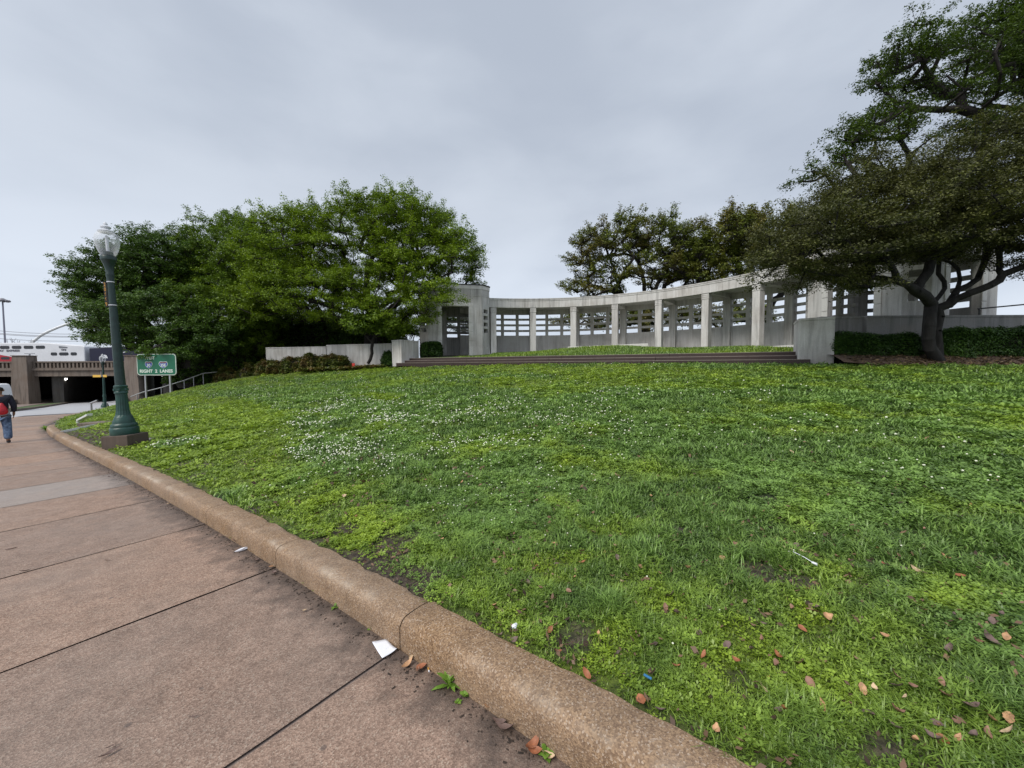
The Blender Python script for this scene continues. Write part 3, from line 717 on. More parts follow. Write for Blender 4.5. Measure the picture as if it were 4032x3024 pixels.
def shelter(loc, rz, label, zf, faces, ztop=7.36):
    s = empty('garden_shelter', (loc[0], loc[1], zf), rz, label=label, cat='shelter', group='shelters at the ends of the colonnade')
    b, a = 1.88, 2.46; H = ztop-zf
    c8 = [(-b, -a), (b, -a), (a, -b), (a, b), (b, a), (-b, a), (-a, b), (-a, -b)]
    rows = [(1.62+.46*k, 1.62+.46*k+.28) for k in range(4)]
    mb = MB(); jm = MB(); gr = MB()
    names = ['front', None, 'right', None, 'back', None, 'left', None]
    for i in range(8):
        p, q = c8[i], c8[(i+1) % 8]; L = math.dist(p, q); nm = names[i]
        if nm is None: ops = [(L/2-.24, L/2+.24, r0, r1) for r0, r1 in rows]
        elif faces[nm] == 'door': ops = [(L/2-.93, L/2+.93, 0, 3.42)]
        else: ops = [(L/2-1.5+k*1.08, L/2-1.5+k*1.08+.84, r0+.0, r1) for k in range(3) for r0, r1 in rows]
        face_wall(mb, p, q, .28, 0 if ops[0][2] == 0 else -.4, H-.02, ops)
        P0 = np.array(p); d = (np.array(q)-P0)/L; n = np.array([-d[1], d[0]])
        def bar(bx, u0, u1, z0, z1, pr): A = P0+d*u0; B = P0+d*u1; bx.prism([tuple(A-n*pr), tuple(B-n*pr), tuple(B+n*.05), tuple(A+n*.05)], z0, z1)
        if nm and faces[nm] == 'door':
            for u in (L/2-.93-.27, L/2+.93):
                z = .42
                while z < 3.40: bar(jm, u, u+.27, z+.012, min(z+.605, 3.44), .035); z += .62
                bar(jm, u, u+.27, -.02, .415, .05)
            bar(jm, L/2-1.22, L/2+1.22, 3.45, 3.64, .05)
            bar(gr, .0, L/2-1.21, -.05, .62, .03); bar(gr, L/2+1.21, L, -.05, .62, .03)
        else: bar(gr, 0, L, -.05, .62, .03)
        # fluted frieze and cornice
        bar(jm, -.01, L+.01, H-.28, H-.02, .05)
        k = 0; fw = .085
        while k*.125+.1 < L-.1: bar(gr, .08+k*.125, .08+k*.125+fw, H-.66, H-.30, .03); k += 1
        bar(gr, -.01, L+.01, H-.76, H-.68, .03)
    mb.build('wall', M_CONC, s); jm.build('trim', M_WHITEC, s, bevel=.006); gr.build('moulding', M_CONC, s)
    rf = MB(); k = 1.0; rf.prism([(x*.97, y*.97) for x, y in c8], H-.24, H-.10); rf.build('roof', M_CONC2, s)
    r2 = MB(); r2.prism([(x*1.035, y*1.035) for x, y in c8], H-.015, H+.05); r2.build('roof_edge', M_ROOFD, s)
    fl = MB(); fl.prism([(x*.98, y*.98) for x, y in c8], -.35, .0); fl.build('floor', M_STEP, s)
    return s
nL = np.array([.2, -.98]); FL = np.array([-3.92, 27.0]); cL = FL-nL*2.46
shelter(cL, math.atan2(nL[0], -nL[1]), 'small square concrete shelter at the far end of the colonnade, beside the oaks', 2.44, dict(front='door', right='door', back='lattice', left='door'))
nR = np.array([-.97, -.239]); FR = np.array([14.92, 17.1]); cR = FR-nR*2.46
shelter(cR, math.atan2(nR[0], -nR[1]), 'near concrete shelter behind the dark leaning tree', 2.44, dict(front='door', right='door', back='lattice', left='door'))
# handrail on the right-hand terrace
e = empty('handrail', (17.0, 14.0, 2.44), label='thin dark handrail crossing in front of the near shelter', cat='handrail')
mb = MB(); mb.tube([P(3850, 1216, 14.6), P(4032, 1199, 14.4), P(4260, 1178, 14.3)], .025); kid(mb.build('rail', M_BLACK, None), e)
for px, py in ((3856, 1216), (4120, 1192)):
    mb = MB(); a = P(px, py, 14.55); mb.tube([a, (a[0], a[1], 3.2)], .02); kid(mb.build('post', M_BLACK, None), e)

# ------------------------------------------------------------------ stair and handrail on the far left of the lawn
def rail(name, top, drops, r, label, drop=.9, cat='handrail', mat=M_STEEL):
    e = empty(name, tuple(map(float, top[0])), label=label, cat=cat)
    mb = MB(); mb.tube(top, r); kid(mb.build('rail', mat, None, smooth=True), e)
    for a in drops:
        mb = MB(); mb.tube([a, (a[0], a[1], a[2]-drop)], r*.8); kid(mb.build('post', mat, None, smooth=True), e)
y0 = 27.9
tp = [P(515, 1562, y0), P(560, 1545, y0), P(635, 1526, y0), P(725, 1498, y0), P(800, 1470, y0), P(862, 1464, y0)]
rail('handrail', tp, [P(540, 1552, y0), P(635, 1526, y0), P(725, 1498, y0), P(762, 1484, y0), P(800, 1470, y0)], .035, 'long sloping steel handrail climbing the far lawn edge past the sign', 1.1)
yl = 27.0
rail('handrail', [P(356, 1588, yl), P(384, 1577, yl)], [P(359, 1589, yl)], .065, 'short bent steel handrail left of the far lamp', .85)
rail('handrail', [P(421, 1585, yl+.4), P(440, 1583, yl+.4), P(470, 1577, yl+.4)], [P(422, 1586, yl+.4)], .03, 'low thin steel handrail right of the far lamp', .7)
# stair mass hidden behind the lawn crest
mb = MB()
for k in range(16):
    x = -28.5+k*.68; z = -1.5+k*.17; mb.box(x, x+.7+.02, 27.75, 29.3, z-.6, z)
mb.build('concrete_stairs', M_CONC2, None, label='concrete stairs climbing behind the far edge of the lawn', cat='stairs')

# ------------------------------------------------------------------ street lamps
def text_mesh(name, body, size, loc, rot, mat, parent, align='CENTER', extr=.002, sx=1, font_w=0):
    cu = bpy.data.curves.new(name, 'FONT'); cu.body = body; cu.size = size; cu.extrude = extr; cu.align_x = align; cu.align_y = 'CENTER'; cu.offset = font_w
    o = bpy.data.objects.new(name, cu); COL.objects.link(o)
    dg = bpy.context.evaluated_depsgraph_get(); me = bpy.data.meshes.new_from_object(o.evaluated_get(dg)); bpy.data.objects.remove(o); bpy.data.curves.remove(cu)
    n = link(name, me, mat, parent); n.location = loc; n.rotation_euler = rot; n.scale = (sx, 1, 1); return n
def lamp(loc, label, tilt=(0, 0), big=True):
    e = empty('street_lamp', loc, label=label, cat='street lamp', group='green lamp posts along the pavement'); e.rotation_euler = (tilt[0], tilt[1], 0)
    mb = MB(); mb.box(-.44, .44, -.38, .38, -.25, .30); mb.build('footing', M_FOOT, e, bevel=.02)
    B = MB(); B.lathe([(.36, .30), (.37, .32), (.37, .44), (.355, .47), (.34, .48), (.345, .52), (.335, .55), (.29, .58), (.285, .62), (.255, .68), (.235, .72)], 16); B.build('base', M_LAMPG, e, smooth=True)
    B = MB(); B.lathe([(.235, .72), (.195, .78), (.170, .88), (.157, 1.05), (.150, 1.30)], 32, flute=[0, .04, .06, .06, 0]); B.build('fluted_shaft', M_LAMPG, e, smooth=False)
    B = MB(); B.lathe([(.15, 1.30), (.175, 1.31), (.175, 1.34), (.16, 1.36), (.165, 1.44), (.18, 1.46), (.18, 1.49), (.15, 1.51)], 20)
    for k in range(6):
        t = k*math.pi/3; B.lathe([(.0, 1.36), (.035, 1.37), (.045, 1.40), (.035, 1.43), (0, 1.44)], 8, (.155*math.cos(t), .155*math.sin(t)))
    B.build('collar', M_LAMPG, e, smooth=True)
    B = MB(); B.lathe([(.135, 1.51), (.125, 2.2), (.11, 3.0), (.096, 3.6), (.086, 4.02)], 16, flute=[.02]*5); B.build('pole', M_LAMPD if big else M_LAMPG, e, smooth=True)
    B = MB(); B.lathe([(.086, 4.02), (.10, 4.04), (.095, 4.10), (.105, 4.17), (.11, 4.20), (.095, 4.23), (.115, 4.36), (.17, 4.50), (.205, 4.54), (.205, 4.60), (.19, 4.63), (.13, 4.64), (.13, 4.73), (.10, 4.74)], 20, flute=[0]*5+[.03]*3+[0]*6); B.build('capital', M_LAMPD, e, smooth=True)
    B = MB(); B.lathe([(.17, 4.645), (.215, 4.70), (.265, 4.80), (.305, 4.94), (.31, 5.02), (.29, 5.11), (.24, 5.18), (.205, 5.20)], 24); B.build('globe', M_GLOBE, e, smooth=True)
    B = MB(); B.lathe([(.205, 5.201), (.215, 5.22), (.18, 5.24), (.10, 5.27), (.095, 5.29), (.13, 5.31), (.135, 5.33), (.10, 5.355), (.05, 5.37), (.045, 5.39), (.06, 5.40), (.03, 5.44), (.0, 5.46)], 20); B.build('globe_cap', M_FROST, e, smooth=True)
    B = MB(); B.lathe([(.045, 4.74), (.045, 5.10), (.02, 5.13)], 12); B.build('lamp_tube', M_FROST, e, smooth=True)
    return e
Lz = float(lawn_h([-9.17], [9.1])[0])
L1 = lamp((-9.20, 9.1, Lz-.02), 'green cast iron lamp post standing on the lawn just behind the kerb', (0, R(-2.6)))
L1.scale = (.70, .70, .965)
pl = MB(); pl.box(-.20, -.115, -.012, .012, 3.42, 4.02); plo = pl.build('number_plate', M_BLACK, L1)
plo.rotation_euler = (0, 0, R(18))
for k, ch in enumerate('20669'):
    text_mesh('digit', ch, .125, (-.158*math.cos(R(18)), -.158*math.sin(R(18))-.016, 3.95-k*.118), (R(90), 0, R(18)), M_ORANGE, plo, font_w=.003, sx=.8)
    d = plo.children[-1]; d.matrix_parent_inverse = Matrix.Rotation(-R(18), 4, 'Z')
for z in (3.44, 4.0):
    rr_ = .098 if z > 3.7 else .106
    B = MB(); B.lathe([(rr_, z), (rr_+.006, z+.003), (rr_+.006, z+.025), (rr_, z+.028)], 20); B.build('band', M_BAND, L1, smooth=True)
p2 = P(414, 1612, 34.0)
L2 = lamp(tuple(p2-np.array([0, 0, .1])), 'distant dark lamp post with two yellow plates near the underpass', (0, 0), False)
L2.scale = (.70, .70, .92)
for x0, x1 in ((-1.18, -.16), (.10, .58)):
    B = MB(); B.box(x0, x1, -.16, -.14, 3.22, 3.44); B.build('yellow_plate', M_YELLOW, L2)
B = MB(); B.box(-.18, .12, -.165, -.13, 3.30, 3.36); B.box(-.17, -.12, -.15, -.10, 3.25, 3.75); B.build('bracket', M_STEEL, L2)

# lamp by the path: bent low sign plate and fallen slab
wx = G(330, 1680, .2)
def onlawn(px, py):
    lo, hi = 1.0, 60.0; v = ray(px, py)
    for y in np.linspace(1.2, 45, 900):
        p = np.array([0, 0, CZ])+v*(y/v[1])
        if p[2] < float(tps(ctrl, WL, [p[0]], [p[1]])[0]): return np.array([p[0], p[1], float(lawn_h([p[0]], [p[1]])[0])])
    return P(px, py, 20)
a = onlawn(306, 1674)
e = empty('memorial_marker', tuple(a), label='small silver slanted marker plate on a post near the kerb end', cat='marker')
yy = a[1]
mb = MB(); mb.tube([(a[0], yy, a[2]-.1), P(307, 1652, yy)], .05, 6); kid(mb.build('post', M_ALU, None), e)
c0, c1 = P(299, 1655, yy-.1), P(341, 1633, yy-.1)
mb = MB(); mb.hexa([(*c0[:2], c0[2]-.05), (*c1[:2], c1[2]-.05), (c1[0]+.06, c1[1]+.16, c1[2]-.05), (c0[0]+.06, c0[1]+.16, c0[2]-.05)], [(*c0[:2], c0[2]+.03), (*c1[:2], c1[2]+.03), (c1[0]+.06, c1[1]+.16, c1[2]+.04), (c0[0]+.06, c0[1]+.16, c0[2]+.04)])
kid(mb.build('plate', M_ALU, None, bevel=.01), e)
a, b = onlawn(236, 1706), onlawn(345, 1684)
d = (b-a)/np.linalg.norm(b-a); n = np.array([.35, .9, .1])*.22
mb = MB(); mb.hexa([tuple(a-[0, 0, .02]), tuple(b-[0, 0, .02]), tuple(b+n-[0, 0, .02]), tuple(a+n-[0, 0, .02])], [tuple(a+[0, 0, .07]), tuple(b+[0, 0, .07]), tuple(b+n+[0, 0, .07]), tuple(a+n+[0, 0, .07])])
mb.build('metal_bar', M_ALU, None, bevel=.01, label='pale flat metal bar lying on worn ground by the kerb', cat='bar')
a = onlawn(345, 1684)
mb = MB(); 
mb.prism([(a[0]-.5, a[1]+.1), (a[0]+.75, a[1]+.35), (a[0]+.8, a[1]+.8), (a[0]-.3, a[1]+.7)], a[2]-.1, a[2]+.13); mb.build('stone_slab', M_BROWNC, None, bevel=.03, label='small brown stone slab set in the worn ground beside the marker plate', cat='slab')
a = onlawn(600, 1730)
mb = MB(); mb.prism([(a[0]-.35, a[1]-.1), (a[0]+.35, a[1]-.02), (a[0]+.42, a[1]+.5), (a[0]-.25, a[1]+.5)], a[2]-.1, a[2]+.03); mb.build('paving_slab', M_CONC2, None, bevel=.02, label='flat grey slab flush in the grass right of the lamp footing', cat='slab')

# ------------------------------------------------------------------ highway sign
ys_ = 24.0
A = P(535, 1478, ys_); B_ = P(700, 1474, ys_); C0 = P(540, 1394, ys_); W_ = B_[0]-A[0]; H_ = C0[2]-A[2]
sg = empty('road_sign', (A[0]+W_/2, ys_, A[2]), R(-4), label='green highway sign on two steel posts half under oak leaves', cat='road sign')
def rrect(w, h, r, y0, y1, zc, mat, name, parent, inner=None):
    pts = []
    for cx, cz, a0 in ((w/2-r, h/2-r, 0), (-w/2+r, h/2-r, 90), (-w/2+r, -h/2+r, 180), (w/2-r, -h/2+r, 270)):
        for k in range(7): t = R(a0+k*15); pts.append((cx+r*math.cos(t), zc+cz+r*math.sin(t)))
    n = len(pts); mb = MB(); mb.add([(x, y0, z) for x, z in pts]+[(x, y1, z) for x, z in pts], [tuple(range(n)), tuple(range(n, 2*n))[::-1]]+[(i, (i+1) % n, n+(i+1) % n, n+i) for i in range(n)])
    return mb.build(name, mat, parent)
rrect(W_, H_, .20, 0, .03, H_/2, M_SIGNW, 'border', sg); rrect(W_-.09, H_-.09, .16, -.008, -.001, H_/2, M_SIGNG, 'panel', sg)
text_mesh('lettering', 'W', .30, (-.62, -.014, H_-.24), (R(90), 0, 0), M_SIGNW, sg, font_w=.012)
text_mesh('lettering', 'EST', .24, (-.27, -.014, H_-.26), (R(90), 0, 0), M_SIGNW, sg, font_w=.010)
text_mesh('lettering', 'RIGHT  2  LANES', .265, (-.02, -.014, .25), (R(90), 0, 0), M_SIGNW, sg, font_w=.011, sx=1.12)
def shield(x, w, txt):
    h = .42; zc = H_*.5-.01; 
    def outl(k): return [(x+a*w*k, zc+b*h*k) for a, b in ((-.44, .42), (-.25, .50), (0, .44), (.25, .50), (.44, .42), (.5, .12), (.42, -.16), (.24, -.38), (0, -.52), (-.24, -.38), (-.42, -.16), (-.5, .12))]
    for k, m_, ya, yb in ((1.0, M_SIGNW, -.014, -.0085), (.90, M_SIGNB, -.020, -.0145)):
        pts = outl(k); n = len(pts); mb = MB(); mb.add([(a, ya, b) for a, b in pts]+[(a, yb, b) for a, b in pts], [tuple(range(n)), tuple(range(n, 2*n))[::-1]]+[(i, (i+1) % n, n+(i+1) % n, n+i) for i in range(n)])
        o = mb.build('shield', m_, sg)
    mb = MB(); pts = [(x-.38*w, zc+.24*h), (x+.38*w, zc+.24*h), (x+.38*w, zc+.37*h), (x+.22*w, zc+.43*h), (x, zc+.37*h), (x-.22*w, zc+.43*h), (x-.38*w, zc+.37*h)]; n = len(pts)
    mb.add([(a, -.024, b) for a, b in pts]+[(a, -.0205, b) for a, b in pts], [tuple(range(n)), tuple(range(n, 2*n))[::-1]]+[(i, (i+1) % n, n+(i+1) % n, n+i) for i in range(n)]); mb.build('shield_band', M_SIGNR, sg)
    text_mesh('route_number', txt, .25, (x, -.026, zc-.04), (R(90), 0, 0), M_SIGNW, sg, font_w=.008)
shield(-.50, .50, '30'); shield(.47, .60, '35E')
for px in (568, 672):
    q = P(px, 1560, ys_); x = q[0]-sg.location.x; mb = MB(); mb.box(x-.045, x+.045, .04, .11, -2.6, H_-.1); mb.build('post', M_STEEL, sg)

# ------------------------------------------------------------------ railway overpass
ov = empty('railway_overpass', (-52, 47, -2.8), label='brown concrete railway overpass with a balustrade over a dark underpass', cat='bridge')
pa = np.array([-58.5, 46.0]); pb = np.array([-46.5, 47.3]); od = (pb-pa)/np.linalg.norm(pb-pa); on = np.array([-od[1], od[0]])   # on: away from camera
def op(u, w): p = pa+od*u+on*w; return (float(p[0]), float(p[1]))
def obox(mb, u0, u1, w0, w1, z0, z1): mb.prism([op(u0, w0), op(u1, w0), op(u1, w1), op(u0, w1)], z0, z1)
UL, UR = -30, 34
mb = MB(); obox(mb, UL, UR, .35, .9, .83, 1.55); obox(mb, UL, UR, .35, .9, .0+.83-.001, .84); kid(mb.build('edge_beam', M_BROWNC, None), ov)
mb = MB(); obox(mb, UL, UR, .15, .9, 1.551, 1.72); obox(mb, UL, UR, .25, .9, 1.721, 1.86); obox(mb, UL, UR, .3, .7, 2.50, 2.66); kid(mb.build('cornice', M_BROWNC, None), ov)
mb = MB(); u = UL+.2
while u < UR:
    obox(mb, u, u+.20, .36, .60, 1.861, 2.499); u += .42
obox(mb, UL, UR, .62, .68, 1.861, 2.499); kid(mb.build('balustrade', M_BROWNC, None), ov)
mb = MB(); obox(mb, UL, UR, .9, 27, 1.2, 1.85); kid(mb.build('deck', M_PIER, None), ov)
for u in (-13, 0, 12.1, 24.5):
    mb = MB(); z0 = -2.95
    for (k0, k1, w0, zz0, zz1) in ((-.78, .78, -.35, z0, 3.28),):
        bt = [op(u+k0-.22, w0-.12), op(u+k1+.22, w0-.12), op(u+k1+.22, .9), op(u+k0-.22, .9)]; tt = [op(u+k0, w0+.1), op(u+k1, w0+.1), op(u+k1, .9), op(u+k0, .9)]
        mb.hexa([(x, y, zz0) for x, y in bt], [(x, y, zz1) for x, y in tt])
    o_ = mb.build('pillar', M_BROWNC, None, bevel=.04); kid(o_, ov)
    mb = MB(); obox(mb, u-1.25, u-.35, -.95, -.30, z0, z0+1.1); kid(mb.build('pillar_base', M_BROWNC, None, bevel=.03), ov)
    mb = MB(); obox(mb, u-.84, u+.84, -.34, .9, 3.281, 3.36); kid(mb.build('pillar_cap', M_BROWNC, None), ov)
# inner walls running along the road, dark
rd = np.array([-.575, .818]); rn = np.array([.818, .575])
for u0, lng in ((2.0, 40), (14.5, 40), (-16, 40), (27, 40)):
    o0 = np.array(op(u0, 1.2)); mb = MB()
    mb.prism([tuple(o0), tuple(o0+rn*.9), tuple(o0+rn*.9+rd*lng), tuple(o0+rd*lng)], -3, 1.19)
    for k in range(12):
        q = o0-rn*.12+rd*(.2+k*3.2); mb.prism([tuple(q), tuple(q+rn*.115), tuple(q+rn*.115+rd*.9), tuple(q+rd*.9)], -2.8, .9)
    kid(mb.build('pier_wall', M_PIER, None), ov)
mb = MB(); obox(mb, UL, UR, 27, 27.6, -3, 1.8); kid(mb.build('added_end_wall', M_PIER, None), ov)  # added across the far end so no daylight shows through the underpass
for px, py, yy, r, lb in ((258, 1492, 48.5, .15, 'bright lamp glowing under the overpass beam between the two pillars'), (642, 1484, 50, .12, 'small lit lamp below the green sign'), (811, 1482, 50, .12, 'small lit lamp beside the end of the sloping handrail')):
    q = P(px, py, yy); e = empty('underpass_light', tuple(q), label=lb, cat='light', group='lit lamps in the underpass')
    mb = MB(); mb.lathe([(0, -r*.9), (r*.7, -r*.6), (r, 0), (r*.7, r*.5), (0, r*.6)], 12); o_ = mb.build('lamp_glass', M_LIT, e, smooth=True)
    mb = MB(); mb.box(-r*1.1, r*1.1, -r, r, r*.5, r*.9); mb.box(-.03, .03, -.03, .03, r*.9, 1.19-q[2] if 1.19-q[2] > r else r*1.2); mb.build('bracket', M_BLACK, e)

# ------------------------------------------------------------------ trains on the overpass
TY = 57.0
def TP(px, py): return P(px, py, TY)
tr = empty('passenger_train', (TP(150, 1420)[0], TY, 1.9), label='white double deck passenger railcar with a red wedge on the overpass', cat='train')
X = lambda px: TP(px, 1400)[0]; Z = lambda py: TP(150, py)[2]
pts = [(X(-700), Z(1349)), (X(165), Z(1349)), (X(200), Z(1350.5)), (X(240), Z(1354)), (X(290), Z(1359)), (X(326), Z(1361)), (X(334), Z(1366)), (X(334), 2.0), (X(-700), 2.0)]
mb = MB(); n = len(pts); mb.add([(x, TY, z) for x, z in pts]+[(x, TY+3, z) for x, z in pts], [tuple(range(n)), tuple(range(n, 2*n))[::-1]]+[(i, (i+1) % n, n+(i+1) % n, n+i) for i in range(n)])
kid(mb.build('body', M_TRAINW, None, bevel=.12), tr)
mb = MB(); mb.add([(x, TY-.012, z) for x, z in ((X(-700), Z(1350)), (X(-40), Z(1389)), (X(165), Z(1425.5)), (X(165), 1.95), (X(-700), 1.95))], [(0, 1, 2, 3, 4)]); o_ = kid(mb.build('red_wedge', M_TRAINR, None), tr)
sol = o_.modifiers.new('s', 'SOLIDIFY'); sol.thickness = .01
def win(px0, px1, py0, py1, name='window'):
    x0, x1, z0, z1 = X(px0), X(px1), Z(py1), Z(py0); r = min(.12, (z1-z0)*.3)
    pts = [(x0+r, z0), (x1-r, z0), (x1, z0+r), (x1, z1-r), (x1-r, z1), (x0+r, z1), (x0, z1-r), (x0, z0+r)]; n = 8
    mb = MB(); mb.add([(x, TY-.03, z) for x, z in pts]+[(x, TY-.002, z) for x, z in pts], [tuple(range(n)), tuple(range(n, 2*n))[::-1]]+[(i, (i+1) % n, n+(i+1) % n, n+i) for i in range(n)])
    kid(mb.build(name, M_WINDOW, None), tr)
for a, b_ in ((-140, -103), (-93, -56), (-46, -8), (2, 39), (49, 86), (96, 133), (143, 179)): win(a, b_, 1361, 1373.2)
for a, b_ in ((201, 225), (234, 270), (279, 303)): win(a, b_, 1388, 1400)
win(4, 38, 1405, 1415); win(124, 134, 1402, 1418); win(102, 111, 1403, 1418)
o_ = None
mb = MB(); mb.hexa([(X(235), TY-.03, Z(1371)), (X(267), TY-.03, Z(1371)), (X(267), TY-.002, Z(1371)), (X(235), TY-.002, Z(1371))], [(X(234), TY-.03, Z(1363)), (X(267), TY-.03, Z(1366.5)), (X(267), TY-.002, Z(1366.5)), (X(234), TY-.002, Z(1363))])
kid(mb.build('cab_window', simple('grey_cab_glass', (.16, .17, .19), .3), None), tr)
hgt = Z(1377)-Z(1384.5)
def ttext(body, px, py, h, al='LEFT'):
    o = text_mesh('lettering', body, h*1.38, (X(px)-tr.location.x, -.02, Z(py)-tr.location.z), (R(90), 0, 0), M_LETTER, tr, align=al, font_w=.02, extr=.004)
    return o
o_ = ttext('EXPRESS', 27, 1380.7, hgt); o_.scale = (1.35, 1, 1)
o_ = ttext('RAILWAY', 16, 1380.7, hgt, 'RIGHT'); o_.scale = (1.25, 1, 1)
o_ = ttext('TRE', 252, 1378.5, hgt*.95, 'CENTER'); o_.scale = (1.2, 1, 1)
lc = empty('locomotive', (X(470), TY, 1.9), label='dark navy locomotive with white nose stripe half hidden behind the oak leaves', cat='train')
mb = MB(); pts = [(X(352), 2.0), (X(352), Z(1372)), (X(470), Z(1366)), (X(520), Z(1364)), (X(600), Z(1366)), (X(980), Z(1366)), (X(980), 2.0)]; n = len(pts)
mb.add([(x, TY, z) for x, z in pts]+[(x, TY+3, z) for x, z in pts], [tuple(range(n)), tuple(range(n, 2*n))[::-1]]+[(i, (i+1) % n, n+(i+1) % n, n+i) for i in range(n)]); kid(mb.build('body', M_TRAINB, None, bevel=.08), lc)
def tri(pts): 
    mb = MB(); n = len(pts); mb.add([(X(a), TY-.03, Z(b)) for a, b in pts]+[(X(a), TY-.003, Z(b)) for a, b in pts], [tuple(range(n)), tuple(range(n, 2*n))[::-1]]+[(i, (i+1) % n, n+(i+1) % n, n+i) for i in range(n)]); kid(mb.build('white_stripe', M_TRAINW, None), lc)
tri([(539, 1391), (557, 1366), (566, 1374), (580, 1378), (592, 1391)]); tri([(444, 1398), (452, 1398), (452, 1412), (446, 1408)]); tri([(486, 1388), (500, 1386), (500, 1389), (486, 1391)]); tri([(400, 1407), (409, 1398), (420, 1400), (425, 1412), (405, 1413)])
# trackside signal arm in front of the train
q = P(118, 1424, 49.5)
e = empty('signal_post', tuple(q), label='thin grey T shaped post standing on the overpass in front of the train', cat='post')
mb = MB(); mb.box(-.07, .07, -.06, .06, -.6, P(118, 1394, 49.5)[2]-q[2]); mb.build('post', M_STEEL, e)
h_ = P(118, 1394, 49.5)[2]-q[2]; mb = MB(); mb.box(-.62, .62, -.05, .05, h_+.001, h_+.10); mb.build('arm', M_STEEL, e)

# far skyline left: light mast, white bridge arch, wires, bare trees
q = P(22, 1380, 130); tz = P(22, 1179, 130)[2]
e = empty('light_mast', (q[0], 130, -3), label='very tall thin highway light mast against the sky', cat='mast')
mb = MB(); mb.lathe([(.30, 0), (.20, tz+2), (.18, tz+3)], 10); mb.build('pole', simple('mast_grey', (.24, .24, .30), .6), e)
mb = MB(); mb.lathe([(.4, tz+2.3), (1.2, tz+2.6), (1.2, tz+2.8), (.3, tz+3.4)], 12)
for k in range(8): t = k*math.pi/4; mb.lathe([(.35, tz+2.2), (.5, tz+2.6), (.2, tz+2.9)], 8, (1.3*math.cos(t), 1.3*math.sin(t)))
mb.build('lamp_ring', simple('mast_lamp', (.2, .2, .22), .6), e)
arch = [(118, 1368), (131, 1345), (160, 1321), (195, 1303), (228, 1289), (262, 1277), (330, 1262), (400, 1252), (480, 1248), (560, 1252), (640, 1262), (720, 1280), (800, 1305), (870, 1340), (900, 1370)]
mb = MB(); mb.tube([P(a, b_, 320) for a, b_ in arch], 1.0, 8); mb.build('bridge_arch', simple('arch_white', (.82, .84, .86), .5), None, smooth=True, label='thin white bridge arch rising above the train roof', cat='arch')
M_WIRE = simple('wire', (.10, .10, .12), .6)
for k, (ya, yb) in enumerate(((1289, 1300), (1299, 1308), (1303, 1311), (1321, 1325))):
    A_, B2 = P(-150, ya-2, 85), P(560, yb+6, 85); pts = [A_*(1-t)+B2*t-np.array([0, 0, 1.0*4*t*(1-t)]) for t in np.linspace(0, 1, 12)]
    mb = MB(); mb.tube(pts, .045, 5); mb.build('overhead_wire', M_WIRE, None, label=f"{['topmost', 'second', 'third', 'lowest'][k]} of the thin dark wires strung above the train", cat='wire', group='overhead wires')

# white van in the underpass
e = empty('white_van', (P(0, 1600, 31)[0], 31, plane(-41, 31)), label='white van with dark windows on the road behind the person', cat='van')
vx = P(46, 1550, 33)[0]; zb_ = plane(-41, 31)+.02; zt_ = P(20, 1513, 31)[2]
pts = [(vx-5.2, zb_+.35), (vx+.12, zb_+.35), (vx+.14, zb_+1.0), (vx+.02, zt_-.35), (vx-.12, zt_-.06), (vx-.35, zt_), (vx-5.0, zt_), (vx-5.2, zt_-.2)]; n = len(pts)
mb = MB(); mb.add([(x, 31, z) for x, z in pts]+[(x, 33, z) for x, z in pts], [tuple(range(n)), tuple(range(n, 2*n))[::-1]]+[(i, (i+1) % n, n+(i+1) % n, n+i) for i in range(n)]); kid(mb.build('body', M_VANW, None, bevel=.06), e)
for a, b_ in ((vx-1.55, vx-.22), (vx-3.1, vx-1.75), (vx-4.7, vx-3.3)):
    mb = MB(); mb.add([(a, 30.985, zb_+1.05), (b_+.06, 30.985, zb_+1.05), (b_-.05, 30.985, zt_-.18), (a, 30.985, zt_-.18), (a, 31.02, zb_+1.05), (b_+.06, 31.02, zb_+1.05), (b_-.05, 31.02, zt_-.18), (a, 31.02, zt_-.18)], [(0, 1, 2, 3), (7, 6, 5, 4), (0, 4, 5, 1), (1, 5, 6, 2), (2, 6, 7, 3), (3, 7, 4, 0)]); kid(mb.build('window', M_WINDOW, None), e)
for xw in (vx-.95, vx-4.2):
    mb = MB(); mb.tube([(xw, 30.97, zb_+.35), (xw, 31.2, zb_+.35)], .36, 20); kid(mb.build('wheel', M_RUBBER, None), e)
    mb = MB(); mb.tube([(xw, 30.955, zb_+.35), (xw, 31.0, zb_+.35)], .2, 16); kid(mb.build('hubcap', M_STEEL, None), e)
#PART2

# ================================================================== vegetation
def blob_leaves(cent, dirs, n_each, sig, leaf, rs, flat=1.0, up=.35, tone=None, asp=.55):
    """leaves round each centre; returns V, F, rnd, tone"""
    m_ = len(cent)*n_each
    c = np.repeat(cent, n_each, 0)+rs.normal(size=(m_, 3))*np.array([sig, sig, sig*flat])
    nrm = rs.normal(size=(m_, 3)); nrm[:, 2] = np.abs(nrm[:, 2])+up*2; nrm += np.repeat(dirs, n_each, 0)*.6; nrm /= np.linalg.norm(nrm, axis=1)[:, None]
    a = rs.normal(size=(m_, 3)); a -= nrm*(a*nrm).sum(1)[:, None]; a /= np.linalg.norm(a, axis=1)[:, None]; b = np.cross(nrm, a)
    L = leaf*(.6+.8*rs.random((m_, 1))); a = a*L; b = b*L*asp
    V = np.stack([c-a, c+b*.9, c+a, c-b*.9], 1).reshape(-1, 3)
    Fc = np.arange(m_*4).reshape(-1, 4); rnd = rs.random(m_)
    tn = np.repeat(tone, n_each) if tone is not None else np.zeros(m_)
    return V, Fc, rnd, tn

